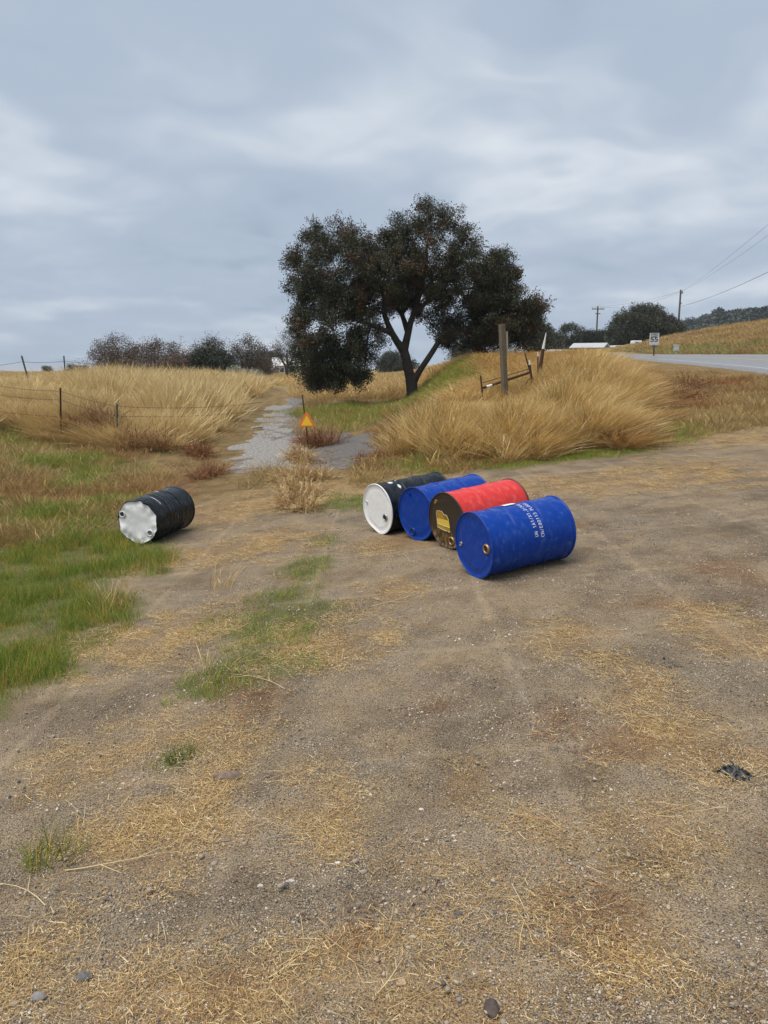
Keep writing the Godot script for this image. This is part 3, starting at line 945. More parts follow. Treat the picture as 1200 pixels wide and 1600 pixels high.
	for k in 3:
		var b := MB.new()
		var ps := []
		for q in bands[k]: ps.append(Vector3(0.0085 - 0.0006 * k, q[1], q[0]))
		b.face(ps, Color.WHITE, Vector3(-1, 0, 0))
		var ym := mat(yellows[k], 0.5)
		ym.albedo_texture = ramp_tex(noise(355 + k, 0.03, FastNoiseLite.TYPE_SIMPLEX_SMOOTH, 5), 256, [[0.2, Color(0.55, 0.5, 0.42)], [0.5, Color(1, 1, 1)]])
		part("yellow_patch", b, ym, lid)
	for seg in [[bands[0][7], bands[0][6], bands[0][5], bands[0][4], bands[0][3], bands[0][2], bands[0][1], bands[0][0], bands[1][3], bands[2][6]], [bands[2][6], bands[2][5], bands[2][4], bands[2][3], bands[2][2]], [bands[1][3], bands[1][2]]]:
		var ps := []
		var rs := []
		for q in seg:
			ps.append(Vector3(0.0075, q[1], q[0]))
			rs.append(0.0028)
		edge.tube(ps, rs, 5)
	part("torn_edge", edge, mat(Color(0.66, 0.56, 0.30), 0.6), lid)
	part("bottom", lid_mesh(DL, -1.0, 0, f, 0.0), red, o)
	lift(o)
	# --- second blue drum
	o = drum_at("steel_drum", "plain blue steel drum between the red drum and the black drum", 0.351, -8.044, 0.653)
	part("body", drum_body(3, f), blue, o)
	part("rim", rim_mesh(true, 0, f), blue, o)
	part("rim", rim_mesh(false, 0, f), blue_lid, o)
	lid = part("lid", lid_mesh(0.0, 1.0, 0, f, 0.0), blue_lid, o)
	bung(lid, 0.20, -0.095, false, blue_lid, dark_steel)
	bung(lid, -0.205, -0.07, true, blue, dark_steel)
	part("bottom", lid_mesh(DL, -1.0, 0, f, 0.0), blue_lid, o)
	lift(o)
	# --- black drum with the white lid
	o = drum_at("steel_drum", "black steel drum with white lid, farthest of the row of four", -0.059, -8.532, 0.606)
	part("body", drum_body(1, f), black, o)
	part("rim", rim_mesh(true, 1, f), white, o)
	part("rim", rim_mesh(false, 0, f), black, o)
	lid = part("lid", lid_mesh(0.0, 1.0, 1, f, 0.12), white, o)
	lid.set_meta("label", "white lid knocked flat at the bottom")
	bung(lid, -0.075, 0.14, true, steel, dark_steel)
	bung(lid, 0.05, -0.215, false, white_m, steel)
	for s in [[0.155, 0.200, 0.02, 0.20, 3], [0.215, 0.245, 0.40, 0.60, 5], [0.27, 0.30, -0.05, 0.05, 7]]:
		part("bare_scuff", curved_patch(s[0], s[1], s[2], s[3], 0.2850 - 0.001 * int(s[4] == 5), 0.9, s[4]), white_m, o)
	part("bottom", lid_mesh(DL, -1.0, 0, f, 0.0), black, o)
	lift(o)
	# --- the drum lying alone on the left
	o = drum_at("steel_drum", "dented black steel drum with crumpled white lid, lying alone at the left", -2.997, -9.188, 1.302)
	part("body", drum_body(2, f, 0.0022), black, o)
	part("rim", rim_mesh(true, 2, f), black, o)
	part("rim", rim_mesh(false, 0, f), black, o)
	lid = part("lid", lid_mesh(0.0, 1.0, 2, f, 1.0), white, o)
	lid.set_meta("label", "crumpled white lid")
	bung(lid, 0.09, -0.205, true, white_m, dark_steel, -0.004)
	bung(lid, -0.125, 0.165, true, white_m, steel, -0.006)
	var scr := MB.new()
	scr = curved_patch(0.20, 0.212, 0.30, 0.78, 0.2848, 0.8, 9)
	part("bare_scuff", scr, white_m, o)
	part("bare_scuff", curved_patch(0.50, 0.53, -0.25, -0.05, 0.286, 0.8, 13), white_m, o)
	part("bottom", lid_mesh(DL, -1.0, 0, f, 0.0), black, o)
	lift(o)

# ------------------------------------------------------------------ small growth and litter
func leafy(m_rough := 0.8, back := 0.25) -> StandardMaterial3D:
	var m := StandardMaterial3D.new()
	m.vertex_color_use_as_albedo = true
	m.roughness = m_rough
	m.metallic_specular = 0.3
	m.backlight_enabled = true
	m.backlight = Color(back, back, back)
	return m

func strip(mb: MB, ps: Array, ws: Array, side: Vector3, col: Color) -> void:
	# a ribbon of given half widths
	var k := mb.v.size()
	for q in ps.size():
		var d: Vector3 = ps[mini(q + 1, ps.size() - 1)] - ps[maxi(q - 1, 0)]
		var nn := d.cross(side).normalized()
		mb.add(ps[q] - side * ws[q], nn, col)
		mb.add(ps[q] + side * ws[q], nn, col)
	for q in ps.size() - 1:
		mb.quad(k + q * 2, k + q * 2 + 1, k + q * 2 + 3, k + q * 2 + 2)

func grass_clump(r: RandomNumberGenerator, blades: int, spread: float, h0: float, h1: float, width: float, lean: Vector3, droop: float, heads: float, cols: Array) -> MB:
	var mb := MB.new()
	for k in blades:
		var a := r.randf() * TAU
		var d := sqrt(r.randf()) * spread
		var p := Vector3(cos(a) * d, -0.02, sin(a) * d)
		var h := lerpf(h0, h1, r.randf() ** 1.3)
		var out := Vector3(cos(a), 0, sin(a)) * r.randf_range(0.0, 0.35) + lean * r.randf_range(-0.3, 1.9) + Vector3(r.randfn(0, 0.24), 0, r.randfn(0, 0.24))
		var ps := []
		var ws := []
		var segs := 4
		for q in segs + 1:
			var f := float(q) / segs
			var bend := f + droop * f * f
			ps.append(p + Vector3(out.x * h * bend * 0.7, h * (f - 0.22 * droop * f * f * out.length()), out.z * h * bend * 0.7))
			ws.append(width * (1.0 - 0.72 * f))
		if r.randf() < 0.10:
			# a broken stem, bent over
			var kink: Vector3 = ps[2]
			ps[3] = kink + Vector3(r.randfn(0, 0.5), -0.15, r.randfn(0, 0.5)) * h * 0.3
			ps[4] = kink + (ps[3] - kink) * 1.9
		if r.randf() < heads:
			ws[segs - 1] = width * 1.7
			ws[segs] = width * 0.4
		var sa := r.randf() * PI
		var c: Color = cols[r.randi() % cols.size()]
		var s := r.randf_range(0.75, 1.2)
		strip(mb, ps, ws, Vector3(cos(sa), 0, sin(sa)), Color(c.r * s, c.g * s, c.b * s))
	return mb

func straw_mat(r: RandomNumberGenerator, bits: int, spread: float, l0: float, l1: float, width: float, cols: Array, rise := 0.012) -> MB:
	# loose stalks lying criss-cross
	var mb := MB.new()
	for k in bits:
		var a := r.randf() * TAU
		var d := sqrt(r.randf()) * spread
		var c := Vector3(cos(a) * d, r.randf() * rise + 0.002, sin(a) * d)
		var l := lerpf(l0, l1, r.randf() ** 2.0)
		var b := r.randf() * TAU
		var dir := Vector3(cos(b), r.randfn(0, 0.10), sin(b))
		var curve := Vector3(-sin(b), 0, cos(b)) * r.randfn(0, 0.05) * l
		var side := Vector3(-sin(b), r.randfn(0, 0.4), cos(b)).normalized()
		var ps := [c - dir * l * 0.5, c + curve, c + dir * l * 0.5]
		for q in 3: ps[q].y = maxf(ps[q].y, 0.001)
		var cc: Color = cols[r.randi() % cols.size()]
		var s := r.randf_range(0.7, 1.2)
		strip(mb, ps, [width, width, width * 0.5], side, Color(cc.r * s, cc.g * s, cc.b * s))
	return mb

func pebble(r: RandomNumberGenerator, sub := 1, jag := 0.16) -> MB:
	# a squashed, uneven octahedral stone
	var mb := MB.new()
	var f := noise(r.randi() % 9999, 0.9, FastNoiseLite.TYPE_SIMPLEX, 2)
	var n := 3 + sub * 2
	for y in n + 1:
		var e := PI * y / n
		for x in n * 2 + 1:
			var a := TAU * (x % (n * 2)) / (n * 2)
			var p := Vector3(sin(e) * cos(a), cos(e), sin(e) * sin(a))
			p *= 1.0 + jag * 2.0 * f.get_noise_3dv(p * 1.3)
			mb.add(p * Vector3(1.0, 0.66, 0.8), p.normalized(), Color.WHITE, Vector2(p.x, p.z))
	for y in n:
		for x in n * 2:
			var k := y * (n * 2 + 1) + x
			mb.quad(k, k + 1, k + n * 2 + 2, k + n * 2 + 1)
	renormal(mb)
	return mb

func turned(r: RandomNumberGenerator, p: Vector3, s: Vector3, yaw := -1.0, tilt := 0.0) -> Transform3D:
	var b := Basis(Vector3.UP, r.randf() * TAU if yaw < 0.0 else yaw)
	if tilt > 0.0: b = Basis(Vector3(r.randfn(), 0, r.randfn()).normalized(), r.randfn(0, tilt)) * b
	return Transform3D(b.scaled_local(s), p)

func in_blob(r: RandomNumberGenerator, k: Array, reach := 1.05) -> Vector2:
	var a := r.randf() * TAU
	var d := pow(r.randf(), 0.62) * reach
	return Vector2(k[0] + cos(a) * d * k[2], k[1] + sin(a) * d * k[3])

func clear_of_drums(x: float, z: float) -> bool:
	for d in DRUM_SPOTS:
		var q := Vector2(x - d[0], z - d[1])
		var a := Vector2(cos(d[2]), -sin(d[2]))
		var u := q.dot(a)
		var w := absf(q.dot(Vector2(-a.y, a.x)))
		if u > -0.03 and u < 0.92 and w < 0.30: return false
	return true
const DRUM_SPOTS := [[0.783, -6.412, 0.47], [0.638, -7.521, 0.591], [0.351, -8.044, 0.653], [-0.059, -8.532, 0.606], [-2.997, -9.188, 1.302]]

var GOLD := [Color(0.70, 0.50, 0.20), Color(0.80, 0.61, 0.28), Color(0.56, 0.38, 0.14), Color(0.68, 0.52, 0.24), Color(0.42, 0.27, 0.10), Color(0.86, 0.70, 0.38)]
var FIELD := [Color(0.68, 0.49, 0.21), Color(0.78, 0.60, 0.29), Color(0.54, 0.38, 0.15), Color(0.44, 0.30, 0.12), Color(0.64, 0.50, 0.27), Color(0.84, 0.69, 0.38)]
var STRAWS := [Color(0.74, 0.54, 0.26), Color(0.62, 0.42, 0.17), Color(0.82, 0.66, 0.37), Color(0.50, 0.33, 0.14), Color(0.38, 0.23, 0.10)]
var GREENS := [Color(0.19, 0.28, 0.035), Color(0.24, 0.35, 0.045), Color(0.14, 0.22, 0.028), Color(0.30, 0.36, 0.07), Color(0.38, 0.37, 0.12)]
var RUSTS := [Color(0.24, 0.105, 0.05), Color(0.30, 0.14, 0.065), Color(0.18, 0.085, 0.05), Color(0.34, 0.20, 0.09)]

func build_litter() -> void:
	var r := RandomNumberGenerator.new()
	r.seed = 2024
	# gravel
	var stone := mat(Color(1, 1, 1), 0.85, 0.0, true)
	stone.metallic_specular = 0.35
	var pm := MB.new()
	for q in 9:
		var one := pebble(r, 0, 0.22)
		var a := r.randf() * TAU
		var d := sqrt(r.randf()) * 16.0 if q else 0.0
		var sc := (1.0 if q == 0 else r.randf_range(0.35, 0.85))
		var tint := Color(1, 1, 1) * (1.0 if q == 0 else r.randf_range(0.55, 1.35))
		var base := pm.v.size()
		for w in one.v.size(): pm.add(one.v[w] * sc + Vector3(cos(a) * d, 0, sin(a) * d), one.n[w], tint)
		for w in one.i: pm.i.append(base + w)
	var pl := []
	var pc := PackedColorArray()
	var kinds := [Color(0.396, 0.332, 0.257), Color(0.310, 0.257, 0.203), Color(0.516, 0.448, 0.367), Color(0.206, 0.183, 0.164), Color(0.361, 0.274, 0.187), Color(0.602, 0.539, 0.452), Color(0.120, 0.116, 0.113), Color(0.447, 0.365, 0.265), Color(0.361, 0.299, 0.218)]
	var gn := noise(66, 0.9, FastNoiseLite.TYPE_SIMPLEX_SMOOTH, 3)
	for k in 52000:
		var d := 1.45 * exp(r.randf() * log(11.0 / 1.45))
		var x := r.randf_range(-0.56, 0.56) * (d + 0.5)
		if gn.get_noise_2d(x, -d) + r.randf_range(-0.35, 0.6) < 0.0: continue
		if x < -2.0 and d > 4.0 and r.randf() < 0.8: continue
		var s := 0.0019 * exp(absf(r.randfn(0, 0.50))) * (1.0 + 0.03 * d)
		if r.randf() < 0.018: s *= 2.0
		pl.append(turned(r, ground(x, -d, s * 0.15), Vector3(s * r.randf_range(0.8, 1.4), s, s * r.randf_range(0.8, 1.2)), -1.0, 0.04))
		var c: Color = kinds[r.randi() % kinds.size()]
		if r.randf() < 0.004: c = Color(0.72, 0.70, 0.66)
		pc.append(c * r.randf_range(0.8, 1.15))
	tag(copies("gravel", pm.mesh(stone), pl, pc, self), "fine mixed gravel strewn over the sandy lay-by", "gravel", "", "stuff")
	# straw
	var sn := noise(64, 1.9, FastNoiseLite.TYPE_SIMPLEX_SMOOTH, 4)
	var sm := leafy(0.7, 0.15)
	var sheets := [straw_mat(r, 46, 0.080, 0.006, 0.040, 0.00065, STRAWS, 0.006), straw_mat(r, 9, 0.12, 0.04, 0.17, 0.0007, STRAWS, 0.008)]
	for v in 2:
		var tl := []
		var tc := PackedColorArray()
		for k in STRAW:
			var area: float = k[2] * k[3] * PI
			var n := int(clampf(area * (800.0 if v == 0 else 110.0) * clampf(5.5 / -k[1], 0.35, 1.0), 8, 1500))
			for q in n:
				var p := in_blob(r, k, 1.5)
				if not clear_of_drums(p.x, p.y): continue
				if sn.get_noise_2d(p.x, p.y) + r.randf_range(-0.12, 0.12) < -0.06: continue
				tl.append(turned(r, ground(p.x, p.y, 0.002), Vector3.ONE * r.randf_range(0.7, 1.3) * (1.0 + 0.03 * -p.y), -1.0, 0.06))
				tc.append(Color(1, 1, 1) * r.randf_range(0.75, 1.12))
		# a thin scatter everywhere
		for q in (2200 if v == 0 else 380):
			var d := 1.5 * exp(r.randf() * log(13.0 / 1.5))
			var x := r.randf_range(-0.56, 0.62) * (d + 0.5)
			if gn.get_noise_2d(x * 1.4 + 30.0, -d * 1.4) + r.randf_range(-0.3, 0.45) < 0.0: continue
			if not clear_of_drums(x, -d): continue
			tl.append(turned(r, ground(x, -d, 0.001), Vector3.ONE * r.randf_range(0.5, 1.1) * (1.0 + 0.03 * d), -1.0, 0.05))
			tc.append(Color(0.9, 0.82, 0.72) * r.randf_range(0.55, 1.0))
		tag(copies("straw", sheets[v].mesh(sm), tl, tc, self), ["fine golden straw matted in patches on the gravel", "longer loose straw stalks strewn over the gravel"][v], "straw", "", "stuff")
	# rust-red dead leaves and stems
	var rl := []
	var rc := PackedColorArray()
	var rm := straw_mat(r, 30, 0.10, 0.008, 0.045, 0.0008, RUSTS + RUSTS + STRAWS, 0.010).mesh(sm)
	for k in RUST:
		var n := int(clampf(k[2] * k[3] * PI * 110.0 * clampf(5.5 / -k[1], 0.2, 1.0), 8, 400))
		for q in n:
			var p := in_blob(r, k, 1.7)
			if not clear_of_drums(p.x, p.y): continue
			rl.append(turned(r, ground(p.x, p.y, 0.002), Vector3.ONE * r.randf_range(0.8, 1.5) * (1.0 + 0.05 * -p.y), -1.0, 0.1))
			rc.append(Color(1, 1, 1) * r.randf_range(0.7, 1.15))
	tag(copies("dead_leaves", rm, rl, rc, self), "rust-brown dead weeds and leaf litter in dull patches", "litter", "", "stuff")
	# short green grass
	var gl := [[], []]
	var gc := [PackedColorArray(), PackedColorArray()]
	var gmats := leafy(0.65, 0.35)
	var gm := [grass_clump(r, 26, 0.07, 0.025, 0.075, 0.0016, Vector3(0.05, 0, 0.0), 0.7, 0.0, GREENS).mesh(gmats), grass_clump(r, 30, 0.09, 0.06, 0.17, 0.0022, Vector3(0.08, 0, 0.05), 0.8, 0.0, GREENS).mesh(gmats)]
	var gf := noise(68, 0.8, FastNoiseLite.TYPE_SIMPLEX_SMOOTH, 3)
	for k in GREEN:
		var lush: bool = k[0] < -2.0 and k[1] > -12.0
		var far: bool = k[1] < -14.0
		var dens := 260.0 if lush else (60.0 if far else 230.0)
		var n := int(clampf(k[2] * k[3] * PI * dens, 10, 3600))
		for q in n:
			var p := in_blob(r, k, 1.15)
			if not clear_of_drums(p.x, p.y): continue
			var nz := gf.get_noise_2d(p.x, p.y)
			if nz + r.randf_range(-0.3, 0.5) < -0.05: continue
			var v := 1 if (lush or far) and r.randf() < 0.75 else 0
			if k[2] < 0.2 and k[1] > -4: v = 1 if r.randf() < 0.4 else 0
			var s := r.randf_range(0.6, 1.25) * (1.0 + 0.035 * maxf(0.0, -p.y - 5.0))
			if lush: s *= 0.5 + 0.7 * clampf(nz + 0.3, 0.0, 1.0)
			gl[v].append(turned(r, ground(p.x, p.y), Vector3(s, s, s), -1.0, 0.1))
			var c := Color(1, 1, 1) * r.randf_range(0.75, 1.2)
			if r.randf() < 0.16: c = Color(2.2, 1.25, 1.6) * r.randf_range(0.8, 1.1)
			gc[v].append(c)
	for v in 2:
		tag(copies("short_grass", gm[v], gl[v], gc[v], self), ["sparse short green grass sprouting through straw and gravel", "lush bright green grass at the left edge and under the oak"][v], "grass", "", "stuff")

func weedy(r: RandomNumberGenerator, stems: int, rad: float, h: float, cols: Array, width := 0.0022) -> MB:
	# a rounded, many-branched dead weed
	var mb := MB.new()
	for k in stems:
		var sub_ := k % 5
		var hub_ := Vector3(sin(sub_ * 2.4 + stems), 0, cos(sub_ * 2.4 + stems * 1.7)) * rad * (0.62 if sub_ else 0.0)
		var part_ := 0.62 + 0.09 * ((sub_ * 3) % 5)
		var a := r.randf() * TAU
		var e := acos(1.0 - r.randf() * 0.92)
		var out := Vector3(sin(e) * cos(a), cos(e), sin(e) * sin(a))
		var tip := Vector3(out.x * rad, maxf(0.03, out.y * h), out.z * rad) * r.randf_range(0.45, 1.12) * part_ + hub_
		var base := hub_ + Vector3(cos(a), 0, sin(a)) * r.randf() * rad * 0.35
		var midp := base.lerp(tip, 0.5) + Vector3(r.randfn(0, 0.05), 0.08, r.randfn(0, 0.05)) * h
		var c: Color = cols[r.randi() % cols.size()] * r.randf_range(0.7, 1.25)
		c.a = 1.0
		var sd := Vector3(-sin(a), r.randfn(0, 0.5), cos(a)).normalized()
		strip(mb, [base, midp, tip], [width, width * 0.8, width * 0.4], sd, c)
		for q in 5:
			var s := midp.lerp(tip, r.randf())
			var t := s + (out * 0.6 + Vector3(r.randfn(0, 0.6), r.randfn(0.15, 0.5), r.randfn(0, 0.6))) * h * 0.16
			strip(mb, [s, t], [width * 0.8, width * 0.7], sd, c * r.randf_range(0.8, 1.25))
	return mb

func build_tall_grass() -> void:
	var r := RandomNumberGenerator.new()
	r.seed = 515
	var gm := leafy(0.6, 0.75)
	var patch := noise(69, 0.25, FastNoiseLite.TYPE_SIMPLEX_SMOOTH, 3)
	# clumps for the right bank lean right, those of the field lean left
	var near_r := grass_clump(r, 64, 0.20, 0.35, 1.20, 0.0040, Vector3(0.32, 0, 0.06), 0.55, 0.5, GOLD).mesh(gm)
	var near_l := grass_clump(r, 64, 0.22, 0.35, 1.05, 0.0042, Vector3(-0.36, 0, 0.10), 0.75, 0.45, FIELD).mesh(gm)
	var far_c := grass_clump(r, 60, 0.55, 0.3, 0.95, 0.011, Vector3(0.2, 0, 0.0), 0.5, 0.4, FIELD).mesh(gm)
	var low_c := grass_clump(r, 55, 0.20, 0.10, 0.34, 0.0030, Vector3(0.1, 0, 0.05), 0.8, 0.1, [Color(0.46, 0.32, 0.13), Color(0.40, 0.28, 0.13), Color(0.58, 0.44, 0.22), Color(0.28, 0.25, 0.09)]).mesh(gm)
	var near := [[[], PackedColorArray()], [[], PackedColorArray()], [[], PackedColorArray()], [[], PackedColorArray()], [[], PackedColorArray()]]
	# --- right bank
	for k in 24000:
		var d := 13.0 * exp(r.randf() * log(46.0 / 13.0))
		var x := r.randf_range(0.0, 0.46) * d
		var p := Vector2(x, -d)
		if not Geometry2D.is_point_in_polygon(p + Vector2(patch.get_noise_2d(x * 3.0, -d * 3.0), patch.get_noise_2d(x * 3.0 + 50, -d * 3.0)) * 1.6, right_bank): continue
		if d > 26.0 and d < 40.0 and x < 3.7 and r.randf() < 0.9: continue
		if d > 28.0 and r.randf() < 0.35: continue
		var rim := clampf((d - 13.2 - 1.1 * maxf(x - 4.5, 0.0) + 3.5 * patch.get_noise_2d(x * 2.6 + 7.0, -d * 2.6)) * 0.40, 0.0, 1.0)
		if rim < 0.12 and r.randf() < 0.75: continue
		var browning := smoothstep(0.255, 0.345, x / d + 0.05 * patch.get_noise_2d(x * 2.0, -d * 2.0))
		var s := 0.76 * (0.55 + 0.45 * rim) * r.randf_range(0.75, 1.1) * (1.0 + 0.55 * patch.get_noise_2d(x * 2.4, -d * 2.4)) * lerpf(1.0, 0.24, browning)
		var t_in := d - 13.3 - 1.75 * maxf(x - 4.0, 0.0)
		s *= lerpf(1.0, 0.42, smoothstep(3.2, 5.5, t_in) * (1.0 - smoothstep(0.19, 0.25, x / d)))
		if d > 26.0: s *= 0.8
		near[0][0].append(turned(r, ground(x, -d), Vector3(1.0 + (d - 14) * 0.012, s, 1.0 + (d - 14) * 0.012), fposmod(r.randfn(0.0, 1.0), TAU), 0.14))
		var c := Color(1, 1, 1).lerp(Color(0.66, 0.52, 0.46), browning)
		c = c.lerp(Color(0.80, 0.72, 0.62), clampf(patch.get_noise_2d(x * 2.0, -d * 2.0 + 40) * 1.6, 0, 1))
		if d > 26.0 and x < 8.0: c = c.lerp(Color(0.78, 0.62, 0.46), 0.6)
		near[0][1].append(c * r.randf_range(0.82, 1.12))
	# --- lone pale seed stalks standing above the bank
	var stalks := [[], PackedColorArray()]
	var stalk_c := grass_clump(r, 7, 0.16, 0.8, 1.45, 0.0034, Vector3(0.22, 0, 0.02), 0.35, 1.0, [Color(0.84, 0.70, 0.42), Color(0.74, 0.58, 0.30), Color(0.60, 0.44, 0.22)]).mesh(gm)
	for q in near[0][0].size():
		if r.randf() < 0.10 and near[0][0][q].origin.z > -27.0 and near[0][0][q].basis.y.length() > 0.5:
			var p: Vector3 = near[0][0][q].origin
			stalks[0].append(turned(r, p, Vector3(1, r.randf_range(0.5, 0.85), 1), fposmod(r.randfn(0.0, 0.9), TAU), 0.08))
			stalks[1].append(Color(1, 1, 1) * r.randf_range(0.8, 1.1))
	tag(copies("seed_stalks", stalk_c, stalks[0], stalks[1], self), "pale seed stalks standing above the golden bank", "grass", "", "stuff")
	# --- left field, near part
	for k in 30000:
		var d := 16.5 * exp(r.randf() * log(60.0 / 16.5))
		var x := r.randf_range(-0.66, -0.12) * d
		var p := Vector2(x, -d)
		if not Geometry2D.is_point_in_polygon(p + Vector2(patch.get_noise_2d(x * 2.0, -d * 2.0), patch.get_noise_2d(x * 2.0 + 50, -d * 2.0)) * 1.4, left_field): continue
		if d > 32.0 and r.randf() < 0.35: continue
		var low_left := lerpf(1.0, 0.68, smoothstep(0.34, 0.44, -x / d))
		var s := r.randf_range(0.75, 1.15) * clampf(0.9 + 0.9 * patch.get_noise_2d(x * 1.7 + 20.0, -d * 1.7), 0.35, 1.4)
		var edge_ := clampf((d - 17.5) * 0.22 + (-x - 4.0) * 0.05, 0.35, 1.0)
		near[1][0].append(turned(r, ground(x, -d), Vector3(1.0 + (d - 16) * 0.014, s * edge_ * low_left, 1.0 + (d - 16) * 0.014), fposmod(r.randfn(0.0, 1.0), TAU), 0.14))
		var c := Color(1, 1, 1).lerp(Color(0.72, 0.66, 0.56), clampf(patch.get_noise_2d(x * 1.5, -d * 1.5 + 80) * 1.8, 0, 1))
		near[1][1].append(c * r.randf_range(0.82, 1.12))
	# --- everything beyond
	for k in 30000:
		var d := 40.0 * exp(r.randf() * log(190.0 / 40.0))
		var x := r.randf_range(-0.62, 0.62) * d
		var p := Vector2(x, -d)
		var ok := (d > 44.0 and Geometry2D.is_point_in_polygon(p, left_field)) or Geometry2D.is_point_in_polygon(p, mid_field) or (d > 40.0 and Geometry2D.is_point_in_polygon(p, right_bank))
		if not ok: continue
		var s := r.randf_range(0.7, 1.1)
		near[2][0].append(turned(r, ground(x, -d), Vector3(1.0, s * (0.9 if x < -5 else 0.7), 1.0) * (0.8 + d * 0.002)))
		near[2][1].append(Color(1, 0.98, 0.95).lerp(Color(0.75, 0.68, 0.58), clampf(patch.get_noise_2d(x * 0.5, -d * 0.5) * 1.8, 0, 1)) * r.randf_range(0.85, 1.1))
	# --- bank across the highway
	for k in 9000:
		var x := r.randf_range(19.0, 52.0)
		var z := r.randf_range(-95.0, -24.0)
		if not Geometry2D.is_point_in_polygon(Vector2(x, z), far_bank): continue
		var s := r.randf_range(0.15, 0.6)
		near[3][0].append(turned(r, ground(x, z), Vector3(1.0, s, 1.0)))
		var g := patch.get_noise_2d(x * 0.7, z * 0.7)
		var c := Color(0.78, 0.74, 0.70).lerp(Color(0.50, 0.42, 0.42), clampf(g * 1.9, 0, 1))
		if H(x, z) < 3.4 and g < 0.15: c = c.lerp(Color(0.45, 0.62, 0.42), 0.75)
		near[3][1].append(c * r.randf_range(0.85, 1.1))
	# --- low dead growth along the edges of the lay-by, both sides of the old road
	for k in 17000:
		var d := 9.5 * exp(r.randf() * log(40.0 / 9.5))
		var x := r.randf_range(-0.62, 0.56) * d
		var ok := false
		if x < -3.4 and d > 9.0 and d < 26.0 and x > -0.6 * d: ok = r.randf() < smoothstep(3.4, 4.6, -x)
		if d > 13.0 and x > -2.1 - 0.02 * d and x < -1.4 and d < 24.0: ok = r.randf() < 0.4
		if d > 12.2 + 0.42 * maxf(x, 0.0) and x > -0.4 and x < 9.0 and d < 26: ok = true
		if d > 22.0 and x > -6.0 and x < 4.0: ok = r.randf() < 0.6
		if x > 4.5 and d > 15.5 + 0.55 * (x - 4.5) and d < 34.0 and x < 13.8: ok = true
		if x < -4.6 and d > 22.0: ok = false
		if d > 14.8 and d < 22.0 and x > -3.6 and x < -0.1: ok = ok and r.randf() < 0.12
		if x > -4.9 - 0.05 * d and x < -2.0 - 0.09 * (d - 16.0) and d > 15.0 and x < -2.0: ok = ok and r.randf() < 0.1
		if d < 14.6 and x > 0.2 and x < 6.0 and r.randf() < 0.7: continue
		if not ok or not clear_of_drums(x, -d): continue
		var g := patch.get_noise_2d(x * 3.0 + 11.0, -d * 3.0)
		if g + r.randf_range(-0.3, 0.5) < -0.1: continue
		var s := r.randf_range(0.5, 1.2) * (1.0 + 0.9 * maxf(g, 0.0))
		s *= 0.55
		near[4][0].append(turned(r, ground(x, -d), Vector3(1.2, s, 1.2) * (1.0 + 0.012 * d)))
		var c := Color(1, 1, 1).lerp(Color(0.75, 0.46, 0.36), clampf(patch.get_noise_2d(x * 1.2 + 60.0, -d * 1.2) * 2.2, 0, 0.9 if x > -4.0 else 0.35))
		if x < -4.0 and patch.get_noise_2d(x * 1.6, -d * 1.6 + 9.0) > 0.22: c = Color(0.66, 1.0, 0.55)
		near[4][1].append(c * r.randf_range(0.75, 1.2))
	var spec := [["tall_grass", near_r, "tall golden dry grass covering the bank around the wooden post"], ["tall_grass", near_l, "tall golden dry grass swept over in the fenced left field"], ["tall_grass", far_c, "dry golden grassland reaching back to the distant trees"], ["tall_grass", far_c, "mixed brown and green grass on the slope across the highway"], ["low_dry_grass", low_c, "low tangled tan grass fringing the lay-by and the old road"]]
	for k in 5: tag(copies(spec[k][0], spec[k][1], near[k][0], near[k][1], self), spec[k][2], "grass", "", "stuff")

